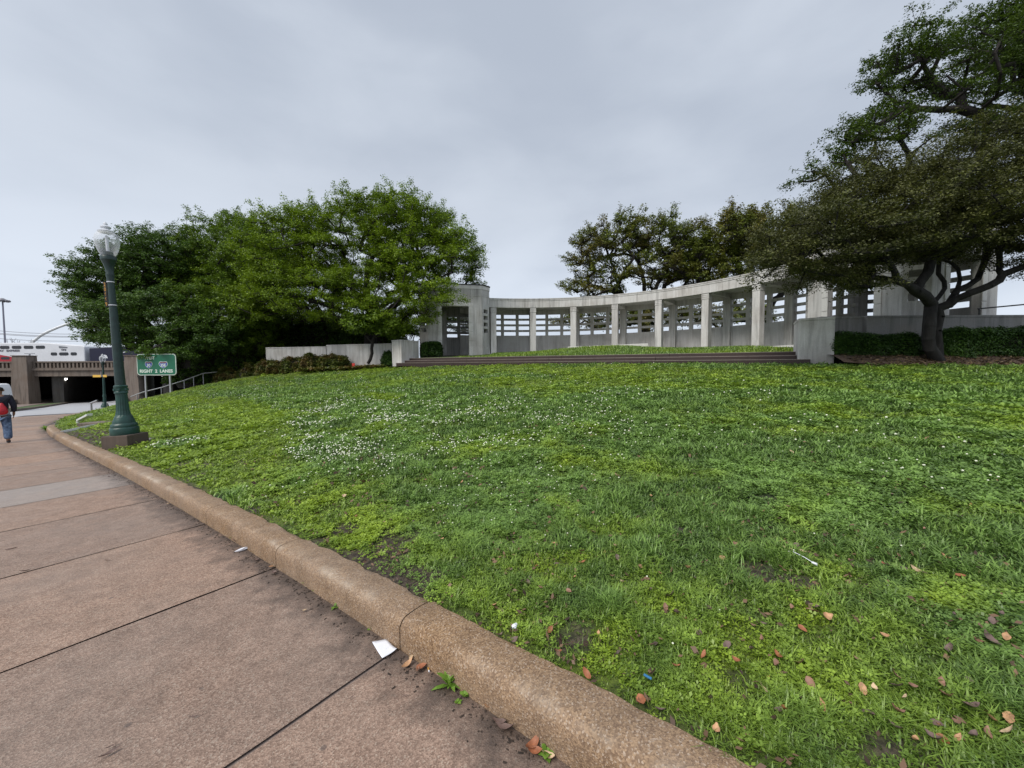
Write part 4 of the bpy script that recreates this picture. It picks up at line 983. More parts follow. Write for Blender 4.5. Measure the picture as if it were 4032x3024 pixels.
def tree(name, label, cat, base, r0, limbs, ells, n_lobe, lobe_r, tufts, leaves, sig, leaf, mleaf, mbark, seed, group=None, flat=.62, gnarl=.12, shell=.55, twigs=3, low=-.6, minw=.012, expo=.46, hang=0.0, shoots=2):
    rs = np.random.default_rng(seed); base = np.array(base, float)
    e = empty(name, tuple(base), label=label, cat=cat, group=group)
    nodes = []; par = []; fixed = {}
    for pl_ in limbs:                                   # each limb: list of points, first is joined to nearest node
        prev = -1
        if nodes: prev = int(np.argmin(np.linalg.norm(np.array(nodes)-np.array(pl_[0]), axis=1)))
        P_ = [np.array(p, float) for p in pl_]
        dense = [P_[0]] if not nodes else []
        for a, b in zip(P_[:-1], P_[1:]):
            k = max(1, int(np.linalg.norm(b-a)/.45))
            for j in range(1, k+1): dense.append(a+(b-a)*j/k+(rs.normal(size=3)*gnarl*.35 if j < k else 0))
        for p in dense: nodes.append(p); par.append(prev); prev = len(nodes)-1
    nl = len(nodes)
    vol = np.array([(e_[1][0]*e_[1][1]*e_[1][2])**(.72) for e_ in ells]); vol /= vol.sum()
    lob = []; tries = 0
    while len(lob) < n_lobe and tries < n_lobe*60:
        tries += 1
        k = rs.choice(len(ells), p=vol); c, r = np.array(ells[k][0], float), np.array(ells[k][1], float)
        d = rs.normal(size=3); d /= np.linalg.norm(d)
        if d[2] < low and rs.random() < .75: continue
        rad = shell+(1-shell)*rs.random()**.6; p = c+d*np.maximum(r-lobe_r*.55, .1)*rad
        md = lobe_r*(.80 if tries < n_lobe*30 else .6)
        if lob and np.min(np.linalg.norm(np.array([q[0] for q in lob])-p, axis=1)) < md: continue
        lob.append((p, d, k))
    fork = np.array(nodes[max(0, min(nl-1, 4))])
    order = np.argsort([np.linalg.norm(q[0]-fork) for q in lob])
    NP = np.array(nodes)
    leafnodes = []
    for i in order:
        p, d, k = lob[i]; dist = np.linalg.norm(NP-p, axis=1)+.35*np.maximum(0, NP[:, 2]-p[2]); j = int(np.argmin(dist)); a = NP[j]; prev = j
        L = np.linalg.norm(p-a); m_ = max(1, int(L/.7)); new = []
        bend = rs.normal(size=3)*gnarl*L; bend[2] = abs(bend[2])*.6
        for s in range(1, m_+1):
            f = s/m_; q = a+(p-a)*f+bend*math.sin(math.pi*f)*.8+rs.normal(size=3)*gnarl*.3*(f < 1)
            nodes.append(q); par.append(prev); prev = len(nodes)-1; new.append(q)
        NP = np.vstack([NP, new]); leafnodes.append(prev)
    w = np.zeros(len(nodes)); 
    for j in leafnodes: w[j] += 1
    for j in range(len(nodes)-1, 0, -1): 
        if par[j] >= 0: w[par[j]] += w[j]
    w = np.maximum(w, .6); rad = r0*(w/w[0])**expo; rad = np.maximum(rad, minw)
    # tufts
    tc = []; td = []; tt = []; tips = []
    for i in order:
        p, d, k = lob[i]; q = rs.normal(size=(tufts, 3)); q /= np.linalg.norm(q, axis=1)[:, None]
        q[:, 2] = np.where(q[:, 2] < -.35, -q[:, 2]*.7, q[:, 2]); rr = (.35+.65*rs.random((tufts, 1))**.7)*lobe_r*(.7+.6*rs.random())
        o_ = q*rr*np.array([1.15, 1.15, flat]); o_[:, 2] -= hang*rs.random(tufts)*lobe_r
        tc.append(p+o_); td.append(q); tt.append(np.clip(q[:, 2]*.3+.35+(rs.random()-.5)*.9+(rs.random(tufts)-.5)*.3, 0, 1)); tips.append(p+o_)  # tone is random, but raised on upper tufts: lit tops put into leaf colour
    shl = []
    for i in order:
        p, d, k = lob[i]
        if d[2] < -.25: continue
        for q_ in range(shoots):
            v_ = d*np.array([1, 1, .7])+rs.normal(size=3)*.45+np.array([0, 0, .35]); v_ /= np.linalg.norm(v_); Ls = lobe_r*rs.uniform(1.25, 1.95)
            ts = np.array([.62, .74, .86, .97]); pts_ = p+v_*Ls*ts[:, None]+rs.normal(size=(4, 3))*.05; shl.append((p, p+v_*Ls))
            tc.append(pts_); td.append(np.tile(v_, (4, 1))); tt.append(np.full(4, .55+.4*rs.random()))
    tc = np.vstack(tc); td = np.vstack(td); tt = np.concatenate(tt)
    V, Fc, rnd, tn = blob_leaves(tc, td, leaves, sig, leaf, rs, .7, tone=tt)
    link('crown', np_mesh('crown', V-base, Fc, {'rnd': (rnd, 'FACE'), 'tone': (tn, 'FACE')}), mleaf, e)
    # wood: frusta between nodes, plus twigs
    A = []; B = []; ra = []; rb = []
    for j in range(len(nodes)):
        if par[j] >= 0: A.append(nodes[par[j]]); B.append(nodes[j]); ra.append(min(rad[par[j]], rad[j]*1.35)); rb.append(rad[j])
    for li, i in enumerate(order):
        for k in range(twigs): q = tips[li][rs.integers(0, tufts)]; A.append(lob[i][0]); B.append(q); ra.append(minw*1.3); rb.append(minw*.5)
    for a_, b_ in shl: A.append(a_); B.append(b_); ra.append(minw); rb.append(minw*.4)
    A = np.array(A); B = np.array(B); ra = np.array(ra)[:, None]; rb = np.array(rb)[:, None]
    d = B-A; Ld = np.linalg.norm(d, axis=1)[:, None]+1e-6; d /= Ld; A = A-d*ra*.35
    h = np.where(np.abs(d[:, 2:]) < .9, np.array([[0, 0, 1.]]), np.array([[1., 0, 0]])); u = np.cross(d, h); u /= np.linalg.norm(u, axis=1)[:, None]; v = np.cross(d, u)
    ns = 7; V = []
    for k in range(ns): t = 2*math.pi*k/ns; V.append(A+(u*math.cos(t)+v*math.sin(t))*ra)
    for k in range(ns): t = 2*math.pi*k/ns; V.append(B+(u*math.cos(t)+v*math.sin(t))*rb)
    V = np.stack(V, 1).reshape(-1, 3); b0 = np.arange(len(A))[:, None]*2*ns; Fc = []
    for k in range(ns): Fc.append(np.concatenate([b0+k, b0+(k+1) % ns, b0+ns+(k+1) % ns, b0+ns+k], 1))
    # weld ring ends with small balls at thick joints
    link('trunk', np_mesh('trunk', V-base, np.concatenate(Fc)), mbark, e, smooth=True)
    return e
E3 = lambda px, py, y, rx, ry, rz: (tuple(P(px, py, y)), (rx, ry, rz))
def ul(px, py, y): return tuple(P(px, py, y))
def grd(x, y): return float(up_h([x], [y])[0])

OAKS = 'large live oaks left of the small shelter'
bx, by = -11.5, 31.0
tree('oak_tree', 'large bright green live oak overhanging the small shelter at the left end of the colonnade', 'tree', (bx, by, grd(bx, by)-.1), .48,
     [[(bx, by, grd(bx, by)-.2), (bx+.3, by-.3, 3.8), (bx+.4, by-.6, 5.0)], [(bx+.4, by-.6, 5.0), (-8.5, 29, 6.4), (-6, 27.5, 7.6), (-4, 26, 7.9)], [(bx+.4, by-.6, 5.0), (-13.5, 28, 6.2), (-16, 26.5, 6.8)], [(bx+.4, by-.6, 5.), (-11, 30, 8.5), (-10, 29.5, 11.5)], [(-8.5, 29, 6.4), (-7.5, 26.5, 6.2), (-5.5, 24.8, 6.0)]],
     [E3(1400, 1000, 29.5, 5.1, 4.6, 4.6), E3(1630, 980, 28.5, 3.6, 4, 4.1), E3(1780, 1075, 27.5, 2.5, 3, 2.5), E3(1180, 1030, 28.5, 4.0, 4, 4.0), E3(1240, 1170, 26, 4.6, 3, 2.1), E3(1540, 1240, 25.2, 3.4, 2.4, 1.5), E3(1765, 1195, 23.8, 1.0, .9, .85), E3(1010, 1200, 27, 2.6, 2.4, 2.0), E3(1350, 1240, 33, 7, 3, 2.2), E3(1130, 1285, 35, 6, 2.5, 2.0), E3(1450, 1300, 36, 7, 2.5, 1.6), E3(1580, 1290, 28, 1.6, 1.6, 1.1), E3(1800, 1275, 34, 1.8, 1.5, 1.7), E3(1560, 1080, 26, 2.8, 2, 2.2), E3(1670, 1150, 25.3, 2.0, 1.6, 1.5), E3(1680, 900, 28.5, 2.0, 2.5, 2.0), E3(1800, 990, 27.5, 2.0, 2.5, 1.8), E3(1500, 870, 29, 2.6, 3, 2.1)],
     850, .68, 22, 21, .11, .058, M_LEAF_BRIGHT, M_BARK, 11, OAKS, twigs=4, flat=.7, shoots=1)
bx, by = -24.0, 35.0
tree('oak_tree', 'mid green live oak with a narrow raised top, middle of the left group', 'tree', (bx, by, grd(bx, by)-.1), .45,
     [[(bx, by, grd(bx, by)-.3), (bx+.2, by-.3, 3.4)], [(bx+.2, by-.3, 3.4), (bx-1, by-1, 7), (-25.5, 34, 11)], [(bx+.2, by-.3, 3.4), (-20, 32, 6), (-18, 30.5, 7)], [(bx+.2, by-.3, 3.4), (-27, 32.5, 6)]],
     [E3(900, 1000, 34, 3.7, 4, 4.0), E3(1010, 1080, 32, 3.6, 3.6, 3.9), E3(880, 1250, 29, 4.2, 3, 3.0), E3(960, 1370, 30, 3.2, 2.5, 1.5), E3(760, 1150, 33, 4, 3.5, 3.2)],
     420, .78, 22, 22, .115, .066, M_LEAF_MID, M_BARK, 12, OAKS, twigs=4, flat=.7, shoots=1)
bx, by = -31.0, 32.5
tree('oak_tree', 'dark green spreading live oak at the far left, its leaves hanging over the green sign', 'tree', (bx, by, grd(bx, by)-.1), .5,
     [[(bx, by, grd(bx, by)-.3), (bx+.3, by-.2, 2.6)], [(bx+.3, by-.2, 2.6), (-30, 31.5, 6), (-29, 31, 9.5)], [(bx+.3, by-.2, 2.6), (-27, 29, 4.5), (-24, 27, 5)], [(bx+.3, by-.2, 2.6), (-32.8, 31, 4.6), (-33.6, 31, 5.2)]],
     [E3(650, 1075, 32, 4.4, 4, 3.7), E3(520, 1130, 31, 4.0, 4, 3.4), E3(465, 1210, 30, 2.6, 3, 2.2), E3(420, 1300, 29, 1.8, 2.0, 1.5), E3(590, 1270, 27, 4.0, 3, 2.6), E3(760, 1330, 26.5, 3.2, 2.2, 1.8), E3(640, 1395, 24.6, 1.7, 1.0, .75), E3(335, 1160, 30.5, .7, .7, .3)],
     470, .76, 22, 22, .11, .064, M_LEAF_DARK, M_BARK, 13, OAKS, hang=.2, twigs=4, flat=.68, shoots=1)
# trees behind the colonnade
bx, by = 14.2, 40.0; zb0 = 2.4
tree('oak_tree', 'rust and olive live oak with open airy branches rising behind the middle of the colonnade', 'tree', (bx, by, zb0), .5,
     [[(bx, by, zb0-.2), (bx-.3, by, 5.2)], [(bx-.3, by, 5.2), (11, 39, 9.0), (8.2, 38.5, 9.6)], [(bx-.3, by, 5.2), (14, 39, 8.6), (17, 38.5, 9.5)], [(bx-.3, by, 5.2), (13.5, 39.5, 10), (12.5, 39, 13.5)], [(11, 39, 9.0), (10, 39, 12), (9, 38.5, 14)], [(14, 39, 8.6), (16, 39, 12)]],
     [E3(2420, 975, 39, 3.8, 4, 2.7), E3(2600, 975, 38.5, 3.9, 4, 2.7), E3(2300, 1040, 39, 1.7, 2.4, 2.8), E3(2540, 1080, 37.5, 5.5, 3, 2.0), E3(2330, 1140, 38, 3.4, 2.5, 1.4), E3(2720, 1060, 38, 2.6, 3, 3.0), E3(2480, 880, 39, 1.2, 1.5, 1.3), E3(2620, 880, 39, 1.0, 1.5, 1.2), E3(2450, 1265, 37, 6.5, 2.5, 1.5), E3(2620, 1270, 39, 6, 2.5, 1.3)],
     250, .78, 13, 15, .13, .085, M_LEAF_RUST, M_BARK, 21, 'trees behind the colonnade', shoots=4, flat=.8, gnarl=.2, shell=.3, minw=.028, twigs=9)
bx, by = 24.5, 38.0
tree('oak_tree', 'olive live oak behind the right half of the colonnade, partly hidden by the leaning tree', 'tree', (bx, by, zb0), .5,
     [[(bx, by, zb0-.2), (bx-.4, by, 5.5)], [(bx-.4, by, 5.5), (22, 37, 9.5), (20.5, 36, 12.5)], [(bx-.4, by, 5.5), (26, 36.5, 9.5), (28, 36, 11)], [(bx-.4, by, 5.5), (20, 37, 8.5), (18, 37, 9)]],
     [E3(2860, 950, 37, 3.4, 4, 3.0), E3(3040, 960, 36, 3.6, 4, 3.0), E3(2930, 1080, 36, 5, 3, 2.0), E3(3200, 1020, 36, 4, 3, 3), E3(2780, 1060, 37, 3.0, 3, 2.6), E3(2880, 870, 37, 1.2, 1.4, 1.1), E3(2850, 1250, 36, 6, 2.5, 1.6)],
     250, .82, 15, 15, .14, .085, M_LEAF_RUST, M_BARK, 22, 'trees behind the colonnade', shoots=4, flat=.8, gnarl=.2, shell=.3, minw=.028, twigs=8)

# dark leaning tree in front of the near shelter
D = 12.9
def z2(a, b, d=D): return tuple(P(3232+a/2.5525, 850+b/2.5525, d))
gb = z2(1135, 1395); 
limbs = [[(gb[0]+.12, D, 1.7), z2(1175, 1300), z2(1160, 1150), z2(1190, 1010), z2(1170, 930)],
         [(gb[0]+.05, D-.1, 1.72), z2(1095, 1330, D-.2), z2(1080, 1230, D-.25), z2(1090, 1100, D-.25), z2(1100, 1000, D-.2), z2(1110, 890, D-.1)],
         [z2(1110, 890, D-.1), z2(1040, 800, D-.4), z2(950, 745, D-.7), z2(870, 690, D-.9), z2(760, 650, D-1.1), z2(745, 570, D-1.2), z2(690, 470, D-1.3), z2(600, 300, D-1.5)],
         [z2(950, 745, D-.7), z2(1010, 650, D-.6), z2(1080, 560, D-.6), z2(1110, 440, D-.5), z2(1080, 250, D-.5)],
         [z2(1110, 890, D-.1), z2(1190, 810, D+.1), z2(1245, 730, D+.3), z2(1240, 660, D+.3), z2(1180, 580, D+.3), z2(1190, 430, D+.4), z2(1250, 200, D+.4)],
         [z2(1170, 930), z2(1290, 890, D-.1), z2(1370, 830, D-.2), z2(1490, 780, D-.4), z2(1600, 740, D-.5), z2(1700, 700, D-.6), z2(1790, 650, D-.6), z2(1825, 590, D-.6), z2(1790, 545, D-.6), z2(1700, 555, D-.7), z2(1640, 480, D-.8)],
         [z2(1290, 890, D-.1), z2(1370, 750, D+.1), z2(1480, 700, D+.2), z2(1580, 630, D+.3), z2(1640, 480, D+.4), z2(1700, 320, D+.4), z2(1850, 220, D+.4), z2(2000, 140, D+.4)],
         [z2(1370, 750, D+.1), z2(1400, 640, D+.2), z2(1380, 540, D+.2), z2(1310, 470, D+.3), z2(1230, 440, D+.3)],
         [z2(1640, 480, D+.4), z2(1660, 300, D), z2(1640, 150, D)],
         [z2(690, 470, D-1.3), z2(480, 330, D-1.4), z2(240, 250, D-1.4), z2(60, 230, D-1.3), z2(-180, 420, D-1.2)],
         [z2(240, 250, D-1.4), z2(0, 60, D-1.2), z2(-300, 100, D-1)]]
tree('leaning_tree', 'dark olive tree with twisted forking trunk in front of the near shelter', 'tree', (gb[0], D, 1.75), .20, limbs,
     [E3(3560, 850, 12.6, 3.2, 2.6, 2.1), E3(3300, 960, 12.0, 2.6, 2.2, 1.5), E3(3110, 1080, 11.6, 1.25, 1.2, .80), E3(3850, 760, 12.6, 2.4, 2.4, 2.0), E3(4030, 800, 12.4, 2.0, 2.2, 2.4), E3(3520, 985, 12.2, 2.3, 2.0, .58), E3(3340, 1110, 11.8, 1.25, 1.0, .60), E3(3900, 960, 12.4, 1.4, 1.6, .7), E3(3020, 1030, 11.7, .7, .8, .35), E3(4150, 900, 12, 1.6, 2, 1.6)],
     390, .50, 30, 22, .09, .033, M_LEAF_OLIVE, M_BARK_G, 31, flat=.48, gnarl=.10, shell=.30, minw=.008, twigs=5, low=-.8, expo=.40)
# big oak whose branches enter at the upper right
D = 16.5
lim = [[(25.5, 17, 2.2), (25, 16.8, 5), (24, 16.6, 7)], [(24, 16.6, 7), ul(4100, 560, 16.2), ul(3900, 460, 16), ul(3790, 430, 16), ul(3660, 430, 15.8), ul(3520, 400, 15.6), ul(3450, 330, 15.5)],
       [ul(3790, 430, 16), ul(3780, 380, 16), ul(3730, 370, 16), ul(3660, 300, 16), ul(3600, 200, 16)], [ul(3660, 430, 15.8), ul(3520, 440, 15.4), ul(3440, 500, 15.2), ul(3350, 560, 15)],
       [(24, 16.6, 7), ul(4050, 350, 17), ul(3950, 200, 17), ul(3880, 120, 17)], [ul(4100, 560, 16.2), ul(3800, 640, 15.6), ul(3500, 690, 15.2), ul(3400, 640, 15), ul(3270, 640, 14.8)], [(24, 16.6, 7), ul(4200, 200, 17), ul(4200, 0, 17)]]
tree('oak_tree', 'tall open live oak whose branches fill the upper right corner', 'tree', (25.5, 17, 2.2), .34, lim,
     [E3(3560, 240, 16, 1.3, 1.8, 1.3), E3(3700, 330, 16, 2.0, 2.2, 2.0), E3(3480, 480, 15.4, 1.9, 1.8, 1.1), E3(3370, 620, 15, 1.3, 1.2, .65), E3(3215, 690, 14.6, .75, .8, .45), E3(3310, 780, 14.8, .7, .8, .6), E3(3215, 700, 14.6, .75, .8, .40), E3(3310, 760, 14.8, .8, .8, .6), E3(3380, 490, 15.2, 1.0, 1.1, .6), E3(3480, 330, 15.6, .9, 1.0, .8), E3(3520, 230, 15.8, .8, 1, .9), E3(3400, 590, 15, 1.3, 1.2, .55), E3(3640, 110, 16, .5, .5, .4), E3(3850, 250, 16.5, 2.0, 2.2, 1.8), E3(3960, 110, 17, 1.8, 2, 1.8), E3(4080, 300, 17, 2.6, 3, 3.2), E3(3900, 480, 16, 2, 2, 1.0), E3(4300, 100, 17.5, 3, 3, 3.4), E3(3600, 90+60, 16, .6, .6, .7), E3(3540, 570, 15.2, 1.3, 1.2, .7)],
     350, .46, 13, 18, .085, .044, M_LEAF_OAKR, M_BARK, 41, flat=.8, gnarl=.16, shell=.15, minw=.010, twigs=7, low=-.9, expo=.42)
# bare twiggy shoots against the sky gap
e_l = []
def bare_tree(name, base, h, spread, nst, seed, label, mat, r, group=None):
    rs = np.random.default_rng(seed); e = empty(name, base, label=label, cat='tree', group=group); mb = MB()
    def grow(p, d, L, rr, dep):
        q = p+d*L; mid = p+d*L*.5+Vector(rs.normal(size=3))*L*.06; mb.tube([p, mid, q], [rr, rr*.8, rr*.55], 5, False)
        if dep == 0: return
        for k in range(rs.integers(2, 4)):
            nd = (d+Vector(rs.normal(size=3))*.45+Vector((0, 0, .12))).normalized(); grow(q if k < 2 else mid, nd, L*(.62+.2*rs.random()), rr*.55, dep-1)
    for k in range(nst):
        d = Vector((rs.normal()*spread, rs.normal()*spread, 1)).normalized(); grow(Vector((0, 0, 0)), d, h*.33, r, 4)
    mb.build('trunk', mat, e); return e
M_TWIG = simple('bare_twig', (.13, .12, .12), .9)
for k, (px, hh) in enumerate(((62, 13.5), (95, 15), (150, 13.5), (205, 11.5), (245, 11))):
    q = P(px, 1440, 150); bare_tree('bare_tree', (q[0], 150, -2.9), hh+3.0, .28, 4, 60+k, ('leafless hazy tree behind the train, next to the light mast', 'bushy leafless tree behind the train, tallest of the row', 'leafless tree behind the train under the foot of the white arch', 'low leafless tree behind the train just right of the arch foot', 'small leafless tree behind the cab end of the train')[k], M_TWIG, .62, 'bare trees behind the train')

# hedges and shrubs: dense leaf clusters over a box or dome
def shrub(name, label, cat, c, r, n, leaf, mat, seed, box=False, rz=0, group=None):
    rs = np.random.default_rng(seed); r = np.array(r, float); e = empty(name, (c[0], c[1], c[2]), rz, label=label, cat=cat, group=group)
    if box:
        f = rs.random((n, 3))*2-1; ax = rs.choice([0, 1, 2, 2], n); sg_ = np.where(rs.random(n) < .5, -1, 1.); f[np.arange(n), ax] = np.where(ax == 2, 1, sg_); d = f*1.0
        ln = (np.abs(f)**4).sum(1)**(1/4); f = f/ln[:, None]
        p = f*r; p[:, 2] = (f[:, 2]+1)*r[2]
    else:
        d = rs.normal(size=(n, 3)); d /= np.linalg.norm(d, axis=1)[:, None]; d[:, 2] = np.abs(d[:, 2]); p = d*r*(.8+.2*rs.random((n, 1)))*(1+.28*(vnoise(d[:, 0]*3+seed, d[:, 1]*3+d[:, 2]*2, seed)-.5)[:, None]*2)
    wob = (vnoise(p[:, 0]*2.3+seed, p[:, 2]*2.3+p[:, 1]*2, seed)-.5)*(.24 if box else .12); p = p+d*wob[:, None]
    V, Fc, rnd, tn = blob_leaves(p, d, 9, .05, leaf, rs, tone=np.clip(vnoise(p[:, 0]*5, p[:, 2]*5+p[:, 1]*4, 3)*.9, 0, 1))
    link('foliage', np_mesh('foliage', V, Fc, {'rnd': (rnd, 'FACE'), 'tone': (tn, 'FACE')}), mat, e)
    mb = MB()
    if box: mb.box(-r[0]*.86, r[0]*.86, -r[1]*.6, r[1]*.6, -.1, 2*r[2]*.80)
    else: mb.lathe([(.6, -.1), (.8, .25), (.72, .55), (.4, .8), (0, .86)], 10); mb.v = [(x*r[0], y*r[1], z*r[2]) for x, y, z in mb.v]
    mb.build('stems', M_BARK, e, smooth=not box)
    return e
def hedge_at(px0, px1, pyt, pyb, y, ry, label, seed, mat=M_HEDGE, box=True, leaf=.035, n=2600, name='clipped_hedge', cat='hedge', group=None):
    a, b = P(px0, pyb, y), P(px1, pyb, y); zt = (P(px0, pyt, y)[2]+P(px1, pyt, y)[2])/2; zb1 = min(a[2], b[2])
    h = zt-zb1; return shrub(name, label, cat, ((a[0]+b[0])/2, y+ry, zb1-.05), (abs(b[0]-a[0])/2, ry, h/2 if box else h), n, leaf, mat, seed, box, group=group)
hedge_at(3306, 3650, 1312, 1418, 13.3, .42, 'long dark clipped hedge running from the plinth to the twisted trunk', 1, n=8500, group='clipped hedges by the terrace wall')
hedge_at(3740, 4180, 1292, 1412, 13.1, .42, 'clipped hedge right of the twisted trunk', 2, n=8500, group='clipped hedges by the terrace wall')
hedge_at(1650, 1730, 1350, 1402, 25.6, .6, 'clipped green bush between the left plinth and the shelter doorway', 3, n=1500, leaf=.05, name='clipped_bush', cat='bush')
hedge_at(1494, 1548, 1382, 1432, 24.7, .5, 'small dark bush against the left plinth', 4, box=False, n=700, leaf=.05, name='bush', cat='bush')
SH = 'shrubs in front of the low wall'
for k, (a, b, t_, bo, y, lb) in enumerate(((1235, 1356, 1392, 1446, 24.9, 'large dark shrub at the right end of the shrub row'), (1158, 1256, 1391, 1452, 25.2, 'dark shrub second from the right in the shrub row'), (1082, 1168, 1405, 1462, 25.5, 'olive shrub below the left end of the low wall'), (1040, 1100, 1420, 1466, 25.7, 'orange tinted shrub in the middle of the shrub row'), (975, 1056, 1418, 1478, 25.9, 'low green shrub left of the low wall'), (905, 990, 1434, 1492, 26.1, 'yellowish shrub near the top of the handrail'), (815, 925, 1452, 1512, 26.3, 'leftmost straggly shrub, beside the top of the sloping handrail'))):
    hedge_at(a, b, t_, bo, y, .75, lb, 10+k, M_SHRUB, False, .06, 1100, 'shrub', 'shrub', SH)
UB = 'bushes added to fill the dark shade under the oaks'
for k, (px, y, rx, ry, pyb, h, lb) in enumerate(((1075, 34, 3.6, 2.4, 1400, 4.2, 'added dark bush filling the shade under the oaks behind the left end of the low wall'), (1265, 35, 3.8, 2.4, 1400, 4.0, 'added dark bush filling the shade under the oaks behind the middle of the low wall'), (1470, 34, 3.4, 2.4, 1400, 3.6, 'added dark bush filling the shade under the bright oak behind the right end of the low wall'), (950, 31.5, 3.2, 2.0, 1440, 4.4, 'added dark bush filling the deep shade left of the low wall'), (800, 31, 3.0, 2.0, 1480, 4.4, 'added dark bush filling the deep shade behind the top of the sloping handrail'))):
    q = P(px, pyb, y); shrub('shade_fill_bush', lb, 'bush', (q[0], y, q[2]-.5), (rx, ry, h), 4200, .085, M_LEAF_DARK, 90+k, group=UB)  # bushes added in place of the dark shade below the crowns
# small curved tree in front of the low wall
D = 25.0
z4 = lambda a, b, d=D: tuple(P(1000+a/3.16, 1050+b/3.16, d))
tree('small_tree', 'small tree with a thin curved trunk against the low pale wall', 'tree', (z4(1425, 1190)[0], D, 1.4), .10,
     [[z4(1420, 1200), z4(1450, 1150), z4(1470, 1080), z4(1465, 1020), z4(1475, 950), z4(1490, 880)], [z4(1475, 950), z4(1400, 860), z4(1330, 800)], [z4(1490, 880), z4(1600, 820), z4(1700, 790)]],
     [E3(1450, 1280, 25, 1.6, 1.4, .8), E3(1540, 1300, 25, 1.4, 1.2, .7)], 34, .5, 22, 14, .13, .08, M_LEAF_MID, M_BARK, 51, flat=.6)
bare_tree('bare_shrub', (P(1615, 1345, 27.5)[0], 27.5, 2.2), 3.6, .35, 4, 81, 'dark leafless shrub behind the left plinth', M_BARK, .05)
for k, (px, n_) in enumerate(((1245, 5), (1300, 3), (1340, 4), (1400, 4), (1445, 3), (1490, 4))):
    pass
# low plants and litter in the left bed
def scatter_leaves(name, pts, nrm_up, n_each, sig, leaf, mat, seed, label, cat, kind='stuff', tone=.5, flat=.35):
    rs = np.random.default_rng(seed); d = np.tile([[0, 0, 1.]], (len(pts), 1)); V, Fc, rnd, tn = blob_leaves(np.array(pts), d, n_each, sig, leaf, rs, flat, nrm_up, tone=np.full(len(pts), tone))
    return link(name, np_mesh(name, V, Fc, {'rnd': (rnd, 'FACE'), 'tone': (tn, 'FACE')}), mat, kind=kind, label=label, cat=cat)
rs = np.random.default_rng(5); pts = []
for k in range(170):
    px = rs.uniform(1180, 1520); y = rs.uniform(24.2, 25.2); x = (px-2016)/F*y; pts.append((x, y, float(bedL(x, y))+.10))
scatter_leaves('groundcover_plants', pts, .1, 14, .12, .08, M_SHRUB, 6, 'low pale green plants in the mulch below the low wall', 'plants')
a = P(1387, 1437, 24.5)
e = empty('marker_flag', (a[0], a[1], a[2]-.25), label='tiny red marker flag in the mulch below the low wall', cat='flag')
mb = MB(); mb.tube([(0, 0, 0), (0, 0, .42)], .012, 6); mb.build('stake', M_STEEL, e); mb = MB(); mb.box(-.01, .17, -.02, .02, .12, .36); mb.build('flag', simple('red_plastic', (.5, .03, .02), .5), e)

